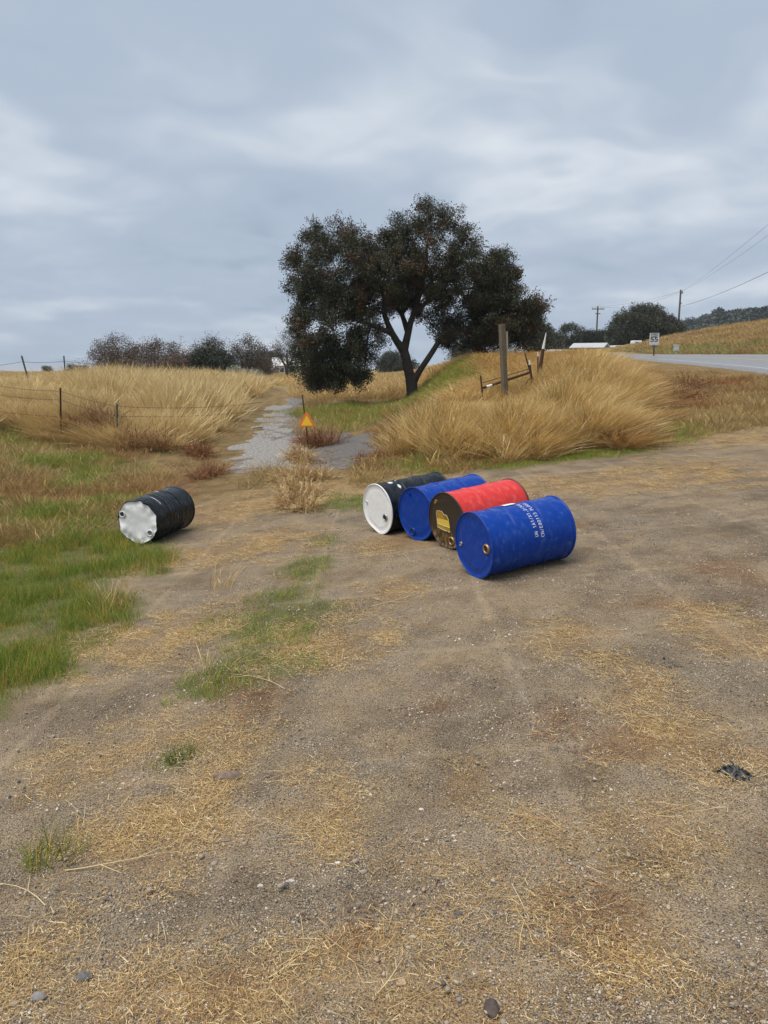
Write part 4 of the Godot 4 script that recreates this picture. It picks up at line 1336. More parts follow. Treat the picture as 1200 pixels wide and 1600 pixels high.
# ------------------------------------------------------------------ weeds one can tell apart
func build_weeds() -> void:
	var r := RandomNumberGenerator.new()
	r.seed = 616
	var wm := leafy(0.8, 0.2)
	var tan_ := [Color(0.54, 0.40, 0.20), Color(0.46, 0.32, 0.15), Color(0.62, 0.48, 0.26), Color(0.38, 0.22, 0.11)]
	var brown := [Color(0.22, 0.11, 0.055), Color(0.28, 0.15, 0.075), Color(0.18, 0.09, 0.05), Color(0.33, 0.20, 0.10)]
	# x, z, radius, height, stems, colours, label
	var list := [
		[-1.15, -10.6, 0.44, 0.34, 420, tan_, "feathery tan dead weed nearest the drums, in the middle of the track"],
		[-1.30, -11.9, 0.40, 0.36, 420, tan_, "feathery tan dead weed second from the drums along the track"],
		[-1.52, -13.4, 0.48, 0.42, 420, tan_, "feathery tan dead weed midway between drums and triangle sign"],
		[-1.72, -15.9, 0.50, 0.44, 420, tan_, "tall tan dead weed just in front of the triangle sign"],
		[-1.68, -19.5, 0.62, 0.62, 480, RUSTS, "rust-red dead weed around the foot of the triangle sign"],
		[-7.55, -19.9, 0.85, 1.02, 1500, brown, "big rounded brown dead bush between the two fence posts"],
		[-0.15, -15.4, 0.45, 0.26, 320, RUSTS, "low rust-red weed beside the dark asphalt patch"],
		[-4.2, -17.6, 0.60, 0.42, 420, RUSTS, "rust-red weed at the field edge left of the pale slabs"],
		[-3.35, -14.6, 0.55, 0.26, 380, RUSTS, "low rust-red weed spreading behind the lone black drum"],
		[-5.7, -18.6, 0.8, 0.62, 480, brown, "grey-brown dead weed under the wire right of the grey post"],
		[8.4, -22.3, 1.15, 0.42, 760, RUSTS, "low russet weed patch near the highway shoulder"],
		[10.2, -26.5, 1.3, 0.5, 600, brown, "dull brown weed patch beside the highway edge"],
	]
	for w in list:
		var o := thing("dead_weed", w[6], "weed", Transform3D(Basis(Vector3.UP, r.randf() * TAU), ground(w[0], w[1])))
		part("stems", weedy(r, w[4], w[2], w[3], w[5], 0.0026 + 0.00012 * -w[1]), wm, o)
	# upright dry tufts in the foreground
	var tufts := [[-1.50, -6.85, 0.34, 46, "upright tan dry grass tuft standing alone on the gravel"], [-2.42, -6.5, 0.30, 90, "spread tan grass tuft at the edge of the green patch"], [-1.12, -4.75, 0.22, 40, "small dry stalk tuft in the middle green patch"]]
	for w in tufts:
		var o := thing("dry_tuft", w[4], "grass tuft", Transform3D(Basis.IDENTITY, ground(w[0], w[1])))
		part("blades", grass_clump(r, w[3], 0.05 + 0.0012 * w[3], w[2] * 0.4, w[2], 0.0018, Vector3(0.25, 0, 0.0), 0.5, 0.3, STRAWS), wm, o)
	var gt := [[-1.03, -3.60, 0.13, 150, 0.075, "spiky green grass tuft above the brown stone"], [0.459, -2.50, 0.032, 190, 0.034, "small mossy green tuft alone on the gravel"], [-1.37, -2.82, 0.035, 50, 0.03, "little green sprout among straw at the left edge"]]
	var gm := leafy(0.65, 0.3)
	for w in gt:
		var o := thing("green_tuft", w[5], "grass tuft", Transform3D(Basis.IDENTITY, ground(w[0], w[1])))
		part("blades", grass_clump(r, w[3], w[4], w[2] * 0.4, w[2], 0.0016, Vector3(0.1, 0, 0.1), 0.9, 0.0, [Color(0.10, 0.15, 0.03), Color(0.15, 0.20, 0.05), Color(0.07, 0.11, 0.025)]), gm, o)
	# pale broken stalks on the ground, each a thing
	var stalk_m := mat(Color(0.62, 0.50, 0.28), 0.7)
	for s in [[-0.80, -4.55, 0.55, 2.4, "thin pale broken stalk lying across the small tuft"], [-1.05, -2.75, 0.42, 0.15, "long pale forked stalk at the left of the straw patch"], [-1.42, -2.62, 0.40, 2.6, "pale forked stalk at the left frame edge"], [0.10, -5.95, 0.5, 0.5, "pale bent stalk below the front blue drum"], [-0.28, -2.13, 0.2, 0.7, "short pale stalk in the bottom straw clump"], [0.02, -2.02, 0.16, 1.0, "short pale stalk near the bottom middle"]]:
		var mb := MB.new()
		var len_: float = s[2]
		var dir := Vector3(cos(s[3]), 0, -sin(s[3]))
		var ps := []
		var rs := []
		for q in 7:
			var f := q / 6.0
			var p := Vector3(s[0], 0, s[1]) + dir * (f - 0.5) * len_ + dir.cross(Vector3.UP) * sin(f * 4.0) * 0.05 * len_
			p.y = H(p.x, p.z) + 0.006 + 0.012 * sin(f * PI)
			ps.append(p)
			rs.append(0.0026 * (1.0 - 0.6 * f))
		mb.tube(ps, rs, 5)
		for q in [2, 4]:
			var t: Vector3 = ps[q] + (dir + dir.cross(Vector3.UP) * (0.8 if q == 2 else -0.7)) * len_ * 0.22
			t.y = H(t.x, t.z) + 0.012
			mb.tube([ps[q], t], [0.002, 0.001], 5)
		var o := thing("broken_stalk", s[4], "stalk", Transform3D.IDENTITY)
		part("stem", mb, stalk_m, o)

func build_stones() -> void:
	var r := RandomNumberGenerator.new()
	r.seed = 717
	# x, z, size, colour, stretch, label
	var list := [
		[-0.74, -3.36, 0.046, Color(0.24, 0.175, 0.135), Vector3(1.5, 0.9, 0.8), 0.2, "flat brown stone beside the straw patch"],
		[-0.955, -2.135, 0.024, Color(0.15, 0.15, 0.15), Vector3(1.1, 0.9, 0.8), 0.0, "dark grey rounded stone at the lower left"],
		[-1.075, -2.07, 0.026, Color(0.26, 0.25, 0.24), Vector3(1.0, 0.8, 0.8), 0.0, "mottled grey stone at the lower left corner"],
		[0.303, -1.866, 0.030, Color(0.10, 0.075, 0.065), Vector3(0.75, 0.8, 1.3), 0.0, "dark brown oval stone at the bottom edge"],
		[0.052, -1.998, 0.017, Color(0.58, 0.45, 0.27), Vector3(1.0, 0.8, 1.0), 0.0, "cream coloured stone near the bottom middle"],
		[-0.649, -2.842, 0.018, Color(0.27, 0.21, 0.17), Vector3(1.2, 0.8, 0.8), 0.0, "small brown stone at the foot of the straw patch"],
		[-1.145, -2.055, 0.014, Color(0.38, 0.30, 0.22), Vector3(1.1, 0.8, 0.9), 0.0, "small tan pebble at the left frame edge"],
		[-0.36, -2.50, 0.013, Color(0.075, 0.078, 0.085), Vector3(1.0, 0.9, 0.9), 0.0, "small black stone above the bottom straw clump"],
		[-0.345, -2.53, 0.013, Color(0.62, 0.58, 0.52), Vector3(1.3, 0.8, 0.8), 0.0, "pale chip beside the small black stone"],
		[-0.455, -2.52, 0.011, Color(0.66, 0.62, 0.55), Vector3(1.1, 0.8, 0.9), 0.0, "white chip left of the small black stone"],
		[-0.175, -2.62, 0.010, Color(0.74, 0.72, 0.66), Vector3(1.1, 0.8, 0.9), 0.0, "bright white chip in the middle foreground"],
		[0.155, -2.93, 0.010, Color(0.76, 0.74, 0.70), Vector3(1.0, 0.9, 0.9), 0.0, "bright white pebble left of the mossy tuft"],
		[0.25, -2.28, 0.012, Color(0.12, 0.12, 0.13), Vector3(1.2, 0.8, 0.9), 0.0, "dark pebble right of the cream stone"],
		[0.825, -2.42, 0.015, Color(0.36, 0.31, 0.26), Vector3(1.2, 0.7, 0.9), 0.0, "flat grey-tan stone right of the mossy tuft"],
		[0.62, -3.28, 0.011, Color(0.60, 0.52, 0.44), Vector3(1.2, 0.8, 0.9), 0.0, "pinkish pebble in the right foreground"],
		[-5.18, -10.3, 0.10, Color(0.10, 0.075, 0.06), Vector3(1.2, 0.7, 1.0), 0.0, "dark clod in the green grass at the left edge"],
		[-4.75, -12.1, 0.11, Color(0.12, 0.085, 0.07), Vector3(1.3, 0.7, 1.0), 0.0, "dark clod at the top of the green grass"],
	]
	for s in list:
		var m := mat(s[3], 0.82)
		m.albedo_texture = ramp_tex(noise(r.randi() % 999, 0.05, FastNoiseLite.TYPE_SIMPLEX_SMOOTH, 4), 64, [[0.2, Color(0.6, 0.58, 0.56)], [0.6, Color(1, 1, 1)]])
		m.uv1_triplanar = true
		m.uv1_scale = Vector3(9, 9, 9)
		var pb := pebble(r, 3, 0.17)
		var z: Vector3 = s[4] * s[2]
		for k in pb.v.size(): pb.v[k] = pb.v[k] * z
		renormal(pb)
		var o := part("stone", pb, m, self)
		o.transform = Transform3D(Basis(Vector3.UP, s[5]), ground(s[0], s[1], s[2] * 0.22))
		tag(o, s[6], "stone")
	# crumpled black plastic scrap
	var mb := MB.new()
	var f := noise(77, 1.0, FastNoiseLite.TYPE_SIMPLEX, 3)
	var n := 16
	for a in n + 1:
		for b in n + 1:
			var u := float(a) / n * 2.0 - 1.0
			var w := float(b) / n * 2.0 - 1.0
			var p := Vector3(u * 0.072, 0, w * 0.088 + 0.02 * u)
			var e := maxf(absf(u), absf(w))
			p.y = 0.045 * (1.0 - e * e) + 0.03 * f.get_noise_2d(u * 1.6, w * 1.6) + 0.012 * absf(f.get_noise_2d(u * 4.0 + 9.0, w * 4.0))
			p *= Vector3(1.0 + 0.5 * f.get_noise_2d(u * 2.0, 7.0 + w), 1, 1.0 + 0.5 * f.get_noise_2d(w * 2.0, u + 30.0))
			mb.add(p, Vector3.UP)
	for a in n:
		for b in n:
			var k := a * (n + 1) + b
			mb.quad(k, k + 1, k + n + 2, k + n + 1)
	renormal(mb)
	var bm := mat(Color(0.022, 0.026, 0.028), 0.42)
	var o := thing("plastic_scrap", "crumpled black plastic scrap on straw at the right edge", "litter", Transform3D(Basis(Vector3.UP, 0.4).scaled(Vector3.ONE * 0.62), ground(1.488, -2.99, 0.0)))
	part("sheet", mb, bm, o)
	var tail := MB.new()
	tail.tube([Vector3(0.04, 0.02, -0.05), Vector3(0.065, 0.03, -0.09), Vector3(0.10, 0.012, -0.14)], [0.009, 0.006, 0.003], 6)
	part("torn_strip", tail, bm, o)

# ------------------------------------------------------------------ trees
func leaf_clump(r: RandomNumberGenerator, n: int, spread: float, size: float, cols: Array) -> MB:
	var mb := MB.new()
	for k in n:
		var p := Vector3(r.randfn(), r.randfn(), r.randfn()).normalized() * pow(r.randf(), 0.5) * spread * Vector3(1, 0.75, 1)
		var d := Vector3(r.randfn(), r.randfn() * 0.7 - 0.15, r.randfn()).normalized()
		var s := d.cross(Vector3(r.randfn(), r.randfn(), r.randfn())).normalized()
		var nn := s.cross(d)
		var l := size * r.randf_range(0.7, 1.3)
		var c: Color = cols[r.randi() % cols.size()] * r.randf_range(0.7, 1.3)
		c.a = 1.0
		var q := mb.v.size()
		mb.add(p - d * l * 0.5, nn, c)
		mb.add(p + s * l * 0.30 + nn * l * 0.07, nn, c)
		mb.add(p + d * l * 0.5, nn, c)
		mb.add(p - s * l * 0.30 + nn * l * 0.07, nn, c)
		mb.quad(q, q + 1, q + 2, q + 3)
	return mb

# skel: [parent, point, radius]; lobes: [centre, radii]; look: numbers and materials
func grow_tree(called: String, label: String, at: Vector3, sd: int, skel: Array, lobes: Array, look: Dictionary, group := "", category := "tree") -> Node3D:
	var r := RandomNumberGenerator.new()
	r.seed = sd
	var o := thing(called, label, category, Transform3D(Basis.IDENTITY, at), group)
	var P := []
	var par := []
	var minr := []
	var at_node := []
	for s in skel:
		if s[0] < 0:
			P.append(s[1]); par.append(-1); minr.append(s[2])
			at_node.append(P.size() - 1)
			continue
		var from: int = at_node[s[0]]
		var a: Vector3 = P[from]
		var b: Vector3 = s[1]
		var n := maxi(1, int(a.distance_to(b) / (look.step * 0.8)))
		var last := from
		var r0: float = minr[from]
		for k in n:
			var f := float(k + 1) / n
			var p := a.lerp(b, f)
			if k < n - 1: p += Vector3(r.randfn(), r.randfn() * 0.5, r.randfn()) * 0.05 * look.step
			P.append(p); par.append(last); minr.append(lerpf(minf(r0, s[2] * 1.5), s[2], f))
			last = P.size() - 1
		at_node.append(last)
	# where the foliage is
	var f3 := noise(sd + 7, look.get("hole_freq", 0.55), FastNoiseLite.TYPE_SIMPLEX_SMOOTH, 2)
	var vol := 0.0
	for l in lobes: vol += l[1].x * l[1].y * l[1].z
	var goals := []
	for l in lobes:
		var want := int(look.goals * l[1].x * l[1].y * l[1].z / vol * 0.6 + look.goals * 0.4 / lobes.size())
		for k in want:
			var d := Vector3(r.randfn(), r.randfn(), r.randfn()).normalized() * lerpf(0.35, 1.0, sqrt(r.randf())) * (1.0 if r.randf() > 0.12 else r.randf_range(1.0, 1.16))
			var p: Vector3 = l[0] + d * l[1]
			if f3.get_noise_3dv(p) < look.get("holes", -0.28): continue
			goals.append(p)
	goals.sort_custom(func(a, b): return a.distance_squared_to(P[0]) < b.distance_squared_to(P[0]))
	var tips := []
	var first_free: int = look.get("bare_below", 2)
	for g in goals:
		var best := 1e9
		var bi := first_free
		for k in range(first_free, P.size()):
			var d2: float = P[k].distance_squared_to(g)
			if d2 < best:
				best = d2
				bi = k
		var dist := sqrt(best)
		var n := maxi(1, int(ceil(dist / look.step)))
		var dir: Vector3 = (P[bi] - P[par[bi]]).normalized() if par[bi] >= 0 else Vector3.UP
		var ctrl: Vector3 = P[bi] + (dir * 0.5 + Vector3(0, look.get("arch", 0.25), 0)) * dist * 0.5
		var last := bi
		for k in n:
			var f := float(k + 1) / n
			var p: Vector3 = P[bi].lerp(ctrl, f).lerp(ctrl.lerp(g, f), f)
			if k < n - 1: p += Vector3(r.randfn(), r.randfn(), r.randfn()) * 0.06 * look.step
			P.append(p); par.append(last); minr.append(0.0)
			last = P.size() - 1
		tips.append(last)
	# thickness from what each limb carries
	var w := PackedFloat32Array()
	w.resize(P.size())
	var ex := 2.35
	for k in range(P.size() - 1, -1, -1):
		var rr: float = maxf(pow(w[k], 1.0 / ex), look.twig)
		if minr[k] > 0.0: rr = lerpf(minf(rr, minr[k] * 1.15), minr[k], 0.7)
		w[k] = rr
		if par[k] >= 0: w[par[k]] += pow(rr, ex)
	var wood := MB.new()
	for k in P.size():
		if par[k] < 0: continue
		var rp := minf(w[par[k]], w[k] * 1.35 + 0.01)
		var a: Vector3 = P[par[k]]
		var b: Vector3 = P[k]
		if a.distance_squared_to(b) < 1e-6: continue
		var sides := 12 if rp > 0.10 else (6 if rp > 0.03 else 3)
		wood.tube([a, b], [rp, w[k]], sides, Color.WHITE, false)
		if rp > 0.06 and k < skel.size() * 30: wood.tube([b, b + (b - a).normalized() * w[k] * 0.5], [w[k], w[k] * 0.6], sides, Color.WHITE, false)
	if look.get("flare", 0.0) > 0.0:
		var ps := []
		var rs := []
		for q in 6:
			ps.append(P[0] + Vector3(0, -0.15 + q * 0.09, 0))
			rs.append(w[0] * (1.0 + look.flare * pow(1.0 - q / 5.0, 2.0)))
		wood.tube(ps, rs, 14)
	part("trunk", wood, look.bark, o)
	var pl := []
	var tints := PackedColorArray()
	var sets: Array = look.tints
	for t in tips:
		var k: int = t
		var hop := 0
		var tip_tint: Color = sets[r.randi() % sets.size()]
		for q in look.per:
			var p: Vector3 = P[k]
			if q > 0 and par[k] >= 0 and r.randf() < 0.5: p = p.lerp(P[par[k]], r.randf())
			p += Vector3(r.randfn(), r.randfn() * 0.8, r.randfn()) * look.scatter
			var s := r.randf_range(0.7, 1.25)
			pl.append(Transform3D(Basis.from_euler(Vector3(r.randf() * TAU, r.randf() * TAU, r.randf() * TAU)).scaled(Vector3(s, s, s)), p))
			var tt := tip_tint if r.randf() < 0.7 else (sets[r.randi() % sets.size()] as Color)
			tints.append(tt * r.randf_range(0.75, 1.2))
	if pl.size(): copies("crown", look.clump, pl, tints, o).set_meta("kind", "stuff")
	return o

func build_trees() -> void:
	var r := RandomNumberGenerator.new()
	r.seed = 818
	var bark := mat(Color(0.060, 0.050, 0.042), 0.95)
	bark.albedo_texture = ramp_tex(noise(401, 0.04, FastNoiseLite.TYPE_SIMPLEX_SMOOTH, 5), 256, [[0.2, Color(0.5, 0.46, 0.42)], [0.55, Color(1, 1, 1)], [0.8, Color(1, 0.98, 0.94)]])
	bark.uv1_triplanar = true
	bark.uv1_scale = Vector3(1.6, 0.5, 1.6)
	bark.heightmap_enabled = true
	bark.heightmap_texture = gray_tex(noise(402, 0.05, FastNoiseLite.TYPE_SIMPLEX_SMOOTH, 4), 256)
	bark.heightmap_scale = 3.0
	var bark2 := mat(Color(0.075, 0.065, 0.058), 0.95)
	var lm := leafy(0.5, 0.12)
	lm.metallic_specular = 0.45
	var dark_leaf := [Color(0.040, 0.046, 0.022), Color(0.052, 0.058, 0.028), Color(0.032, 0.036, 0.019), Color(0.064, 0.064, 0.034)]
	var oak_clump := leaf_clump(r, 30, 0.24, 0.068, dark_leaf).mesh(lm)
	var far_clump := leaf_clump(r, 34, 0.55, 0.17, [Color(0.050, 0.056, 0.030), Color(0.062, 0.066, 0.038), Color(0.042, 0.046, 0.027)]).mesh(lm)
	var olive_clump := leaf_clump(r, 34, 0.55, 0.17, [Color(0.050, 0.056, 0.030), Color(0.062, 0.066, 0.038), Color(0.042, 0.046, 0.027)]).mesh(lm)
	var sparse_clump := leaf_clump(r, 20, 0.6, 0.13, [Color(0.115, 0.085, 0.052), Color(0.085, 0.07, 0.045), Color(0.14, 0.092, 0.055)]).mesh(lm)
	var pale_clump := leaf_clump(r, 30, 0.35, 0.10, [Color(0.30, 0.31, 0.24), Color(0.20, 0.21, 0.14), Color(0.40, 0.40, 0.34)]).mesh(lm)
	# ---- the big oak
	var skel := [[-1, Vector3(0, -0.2, 0), 0.30], [0, Vector3(-0.06, 0.75, 0.0), 0.255], [1, Vector3(-0.25, 1.55, 0.02), 0.215], [2, Vector3(-0.42, 2.25, 0.0), 0.20],
		[3, Vector3(-0.95, 3.0, 0.35), 0.13], [4, Vector3(-1.28, 3.75, 0.6), 0.115], [5, Vector3(-1.30, 4.6, 0.7), 0.10], [6, Vector3(-2.2, 5.5, 0.5), 0.075], [6, Vector3(-1.0, 5.7, 1.3), 0.07],
		[4, Vector3(-2.0, 3.35, 1.0), 0.09], [9, Vector3(-3.1, 3.7, 1.2), 0.07], [10, Vector3(-3.9, 3.3, 1.1), 0.05],
		[3, Vector3(-0.22, 3.05, -0.1), 0.15], [12, Vector3(0.02, 3.85, -0.2), 0.125], [13, Vector3(0.30, 4.7, -0.2), 0.10], [14, Vector3(0.55, 5.9, 0.1), 0.08], [15, Vector3(0.60, 7.0, 0.1), 0.06], [14, Vector3(1.5, 6.0, -0.8), 0.06],
		[13, Vector3(0.75, 4.45, 0.5), 0.085], [18, Vector3(1.55, 4.75, 0.8), 0.07], [19, Vector3(2.5, 4.85, 0.7), 0.055], [20, Vector3(3.4, 5.4, 0.5), 0.035],
		[1, Vector3(0.35, 1.45, 0.15), 0.135], [22, Vector3(0.85, 2.2, 0.25), 0.125], [23, Vector3(1.35, 2.85, 0.2), 0.11], [24, Vector3(2.1, 3.15, 0.0), 0.09], [25, Vector3(3.1, 3.5, -0.2), 0.065], [26, Vector3(4.3, 4.0, -0.1), 0.04],
		[12, Vector3(-0.5, 3.9, -1.0), 0.10], [28, Vector3(-1.2, 4.8, -1.9), 0.08], [29, Vector3(-2.4, 5.3, -2.0), 0.06], [28, Vector3(0.4, 5.0, -1.9), 0.07], [24, Vector3(1.8, 3.6, -1.3), 0.06]]
	var lobes := [[Vector3(0.70, 6.45, 0.0), Vector3(2.2, 2.05, 2.3)], [Vector3(-3.45, 5.45, 0.0), Vector3(2.35, 2.25, 2.4)], [Vector3(-3.3, 3.4, 0.6), Vector3(2.2, 2.0, 2.2)], [Vector3(-4.2, 1.85, 0.6), Vector3(1.35, 1.1, 1.2)], [Vector3(-2.7, 1.6, 1.1), Vector3(1.0, 0.9, 0.9)], [Vector3(-3.8, 1.15, 0.8), Vector3(1.2, 0.7, 1.0)],
		[Vector3(-1.2, 5.6, 0.3), Vector3(1.7, 1.6, 2.2)], [Vector3(2.35, 5.2, 0.0), Vector3(1.75, 1.5, 2.0)], [Vector3(3.80, 5.75, 0.1), Vector3(0.8, 0.85, 0.9)], [Vector3(4.0, 3.95, -0.1), Vector3(1.75, 1.2, 1.7)], [Vector3(2.2, 3.3, -0.4), Vector3(1.5, 0.95, 1.6)], [Vector3(3.4, 2.9, -0.6), Vector3(1.6, 0.8, 1.3)], [Vector3(4.6, 3.1, -0.4), Vector3(1.2, 0.8, 1.1)], [Vector3(5.15, 3.85, 0.0), Vector3(0.75, 0.6, 0.8)], [Vector3(3.5, 4.7, 0.0), Vector3(1.2, 0.9, 1.3)], [Vector3(0.3, 4.6, -1.8), Vector3(1.5, 1.0, 0.9)]]
	var base := ground(1.30, -35.0)
	grow_tree("oak_tree", "large dark evergreen oak with leaning forked trunk behind the triangle sign", base, 1001, skel, lobes, {"step": 0.42, "goals": 2300, "twig": 0.0065, "per": 9, "scatter": 0.14, "clump": oak_clump, "bark": bark, "tints": [Color(1, 1, 1), Color(1, 1, 1), Color(0.85, 0.9, 0.85), Color(1.1, 1.12, 0.95), Color(1.9, 0.95, 0.75)], "holes": -0.17, "hole_freq": 0.85, "bare_below": 5, "flare": 0.35})
	# ---- trees farther off: x, z, height, half width, kind, label
	var far := [
		[-29.1, -85.0, 5.3, 2.9, "russet", "round russet tree at the left end of the tree line"],
		[-23.7, -85.0, 4.9, 3.0, "russet", "russet tree second from the left in the tree line"],
		[-26.6, -82.0, 2.5, 1.9, "russet", "low russet bush tree between the two russet trees"],
		[-20.2, -81.0, 3.2, 2.3, "russet", "low brown tree left of the dark evergreen"],
		[-19.9, -89.0, 5.6, 2.0, "bare", "tall thin brown tree behind the dark evergreen"],
		[-17.4, -80.0, 3.3, 1.9, "dark", "dark evergreen tree in the middle of the tree line"],
		[-15.4, -88.0, 5.2, 2.2, "bare", "bare grey-brown tree right of the dark evergreen"],
		[-13.6, -110.0, 6.7, 2.9, "bare", "sprawling bare oak next to the white farmhouse"],
		[-17.6, -108.0, 3.4, 2.2, "russet", "low brown thicket tree left of the farmhouse"],
		[-24.1, -172.0, 5.2, 3.4, "dark", "dark tree behind the farmhouse roof"],
		[-17.0, -178.0, 5.6, 3.6, "dark", "dark tree right behind the farmhouse"],
		[18.4, -95.0, 3.5, 1.7, "grey", "small grey-green tree just right of the big oak"],
		[26.4, -126.0, 5.0, 1.8, "grey", "narrow grey-green tree left of the long pale roof"],
		[32.0, -135.0, 6.6, 2.5, "tall", "thin-topped tree behind the pale roofs"],
		[36.2, -138.0, 5.0, 2.3, "dark", "small dark tree behind the long white roof"],
		[39.0, -138.0, 4.6, 2.6, "dark", "low dark tree left of the round oak"],
		[39.8, -122.0, 7.0, 4.4, "round", "broad round oak beside the highway sign"],
		[44.6, -124.0, 4.6, 2.6, "dark", "dark tree at the foot of the right utility pole"],
		[36.6, -121.0, 4.6, 2.3, "dark", "dark tree leaning on the left of the round oak"],
		[12.6, -118.0, 3.4, 2.4, "dark", "dark tree seen low behind the big oak"],
		[2.5, -150.0, 4.2, 4.0, "dark", "distant dark tree seen under the big oak"],
	]
	var n := 0
	for t in far:
		n += 1
		var h: float = t[2]
		var w: float = t[3]
		var look := {"step": 0.7, "goals": 150, "twig": 0.014, "per": 8, "scatter": 0.42, "clump": far_clump, "bark": bark2, "tints": [Color(1, 1, 1), Color(0.85, 0.9, 0.9), Color(1.2, 1.15, 1.0)], "holes": -0.35, "bare_below": 1}
		var lb := []
		match t[4]:
			"russet":
				look.merge({"clump": sparse_clump, "per": 7, "goals": 170, "scatter": 0.36, "twig": 0.017, "tints": [Color(1, 1, 1), Color(0.8, 0.85, 0.9), Color(1.25, 0.95, 0.85)]}, true)
				lb = [[Vector3(0, h * 0.62, 0), Vector3(w * 0.9, h * 0.36, w * 0.8)], [Vector3(-w * 0.45, h * 0.42, 0.3), Vector3(w * 0.6, h * 0.34, w * 0.6)], [Vector3(w * 0.45, h * 0.40, -0.2), Vector3(w * 0.6, h * 0.34, w * 0.6)]]
			"bare":
				look.merge({"clump": sparse_clump, "per": 2, "goals": 230, "scatter": 0.25, "twig": 0.018, "tints": [Color(0.75, 0.8, 0.8), Color(0.6, 0.65, 0.6)]}, true)
				lb = [[Vector3(0, h * 0.62, 0), Vector3(w * 0.8, h * 0.36, w * 0.7)], [Vector3(-w * 0.5, h * 0.5, 0.0), Vector3(w * 0.55, h * 0.25, w * 0.5)], [Vector3(w * 0.5, h * 0.6, 0.0), Vector3(w * 0.55, h * 0.28, w * 0.5)]]
			"tall":
				look.merge({"per": 3, "goals": 170, "scatter": 0.22, "clump": olive_clump}, true)
				lb = [[Vector3(0, h * 0.72, 0), Vector3(w, h * 0.28, w * 0.8)], [Vector3(0, h * 0.4, 0), Vector3(w * 0.8, h * 0.3, w * 0.8)]]
			"grey":
				look.merge({"clump": olive_clump, "goals": 110}, true)
				lb = [[Vector3(0, h * 0.55, 0), Vector3(w * 0.9, h * 0.42, w * 0.8)], [Vector3(w * 0.3, h * 0.75, 0), Vector3(w * 0.55, h * 0.24, w * 0.5)]]
			"round":
				look.merge({"goals": 420, "per": 8, "scatter": 0.45}, true)
				lb = [[Vector3(-w * 0.45, h * 0.55, 0), Vector3(w * 0.55, h * 0.40, w * 0.6)], [Vector3(w * 0.2, h * 0.66, 0), Vector3(w * 0.55, h * 0.36, w * 0.6)], [Vector3(w * 0.55, h * 0.42, 0), Vector3(w * 0.5, h * 0.34, w * 0.5)]]
			_:
				look.merge({"goals": 170, "tints": [Color(0.8, 0.85, 0.85), Color(0.7, 0.75, 0.8), Color(1, 1, 1)]}, true)
				lb = [[Vector3(0, h * 0.5, 0), Vector3(w, h * 0.45, w * 0.8)], [Vector3(-w * 0.2, h * 0.72, 0), Vector3(w * 0.6, h * 0.28, w * 0.5)]]
		var sk := [[-1, Vector3(0, -0.3, 0), 0.035 * h], [0, Vector3(r.randfn() * 0.1, h * 0.2, 0), 0.03 * h], [1, Vector3(-w * 0.3, h * 0.45, 0.2), 0.018 * h], [1, Vector3(w * 0.3, h * 0.48, -0.2), 0.018 * h], [1, Vector3(0.05, h * 0.6, 0.0), 0.018 * h]]
		grow_tree("tree", t[5], ground(t[0], t[1]), 2000 + n * 13, sk, lb, look, "trees in the distance")
	# a pale-leaved bush in front of the tree line
	grow_tree("pale_bush", "pale grey-green bush at the foot of the bare tree", ground(-13.4, -74.0), 3001, [[-1, Vector3(0, -0.1, 0), 0.05], [0, Vector3(0, 0.3, 0), 0.04]], [[Vector3(-0.8, 0.55, 0), Vector3(1.1, 0.65, 0.9)], [Vector3(0.9, 0.5, 0), Vector3(1.1, 0.6, 0.9)]], {"step": 0.4, "goals": 120, "twig": 0.01, "per": 7, "scatter": 0.25, "clump": pale_clump, "bark": bark2, "tints": [Color(1, 1, 1), Color(0.7, 0.75, 0.65)], "bare_below": 0}, "", "bush")
	# tiny trees on the far left skyline
	for t in [[-99.5, -250.0, 2.6, 2.2, "tiny dark tree on the left skyline, left of its neighbour"], [-98.2, -255.0, 2.2, 1.3, "tiny dark tree on the left skyline, beside the tree line"], [-107.5, -250.0, 1.9, 1.2, "tiny faint tree on the left skyline between the fence posts"]]:
		grow_tree("tree", t[4], ground(t[0], t[1]), 4001 + int(t[2] * 10), [[-1, Vector3(0, -0.3, 0), 0.1], [0, Vector3(0, t[2] * 0.3, 0), 0.08]], [[Vector3(0, t[2] * 0.6, 0), Vector3(t[3], t[2] * 0.42, t[3])]], {"step": 0.7, "goals": 40, "twig": 0.02, "per": 8, "scatter": 0.35, "clump": far_clump, "bark": bark2, "tints": [Color(1, 1, 1)], "bare_below": 0}, "trees in the distance")
	# woodland on the far hill, one mass
	var big_clump := leaf_clump(r, 60, 2.6, 1.5, [Color(0.040, 0.055, 0.040), Color(0.052, 0.064, 0.046), Color(0.036, 0.046, 0.036)]).mesh(lm)
	var pl := []
	var tc := PackedColorArray()
	for k in 2600:
		var x := r.randf_range(140.0, 330.0)
		var z := -r.randf_range(380.0, 470.0)
		var h := r.randf_range(1.0, 5.5)
		pl.append(Transform3D(Basis.from_euler(Vector3(r.randf() * TAU, r.randf() * TAU, 0)).scaled(Vector3.ONE * r.randf_range(0.7, 1.3)), ground(x, z, h)))
		tc.append(Color(1, 1, 1) * r.randf_range(0.75, 1.2))
	for t in [[222.0, -440.0], [228.0, -441.0], [186.0, -440.0]]:
		for k in 16:
			pl.append(Transform3D(Basis.from_euler(Vector3(r.randf() * TAU, r.randf() * TAU, 0)).scaled(Vector3.ONE * 0.8), ground(t[0] + r.randfn() * 1.6, t[1] + r.randfn(), 7.0 + r.randfn() * 1.1)))
			tc.append(Color(0.9, 0.9, 0.9))
	tag(copies("woodland", big_clump, pl, tc, self), "blue-green wooded hill at the far right", "woodland", "", "stuff")

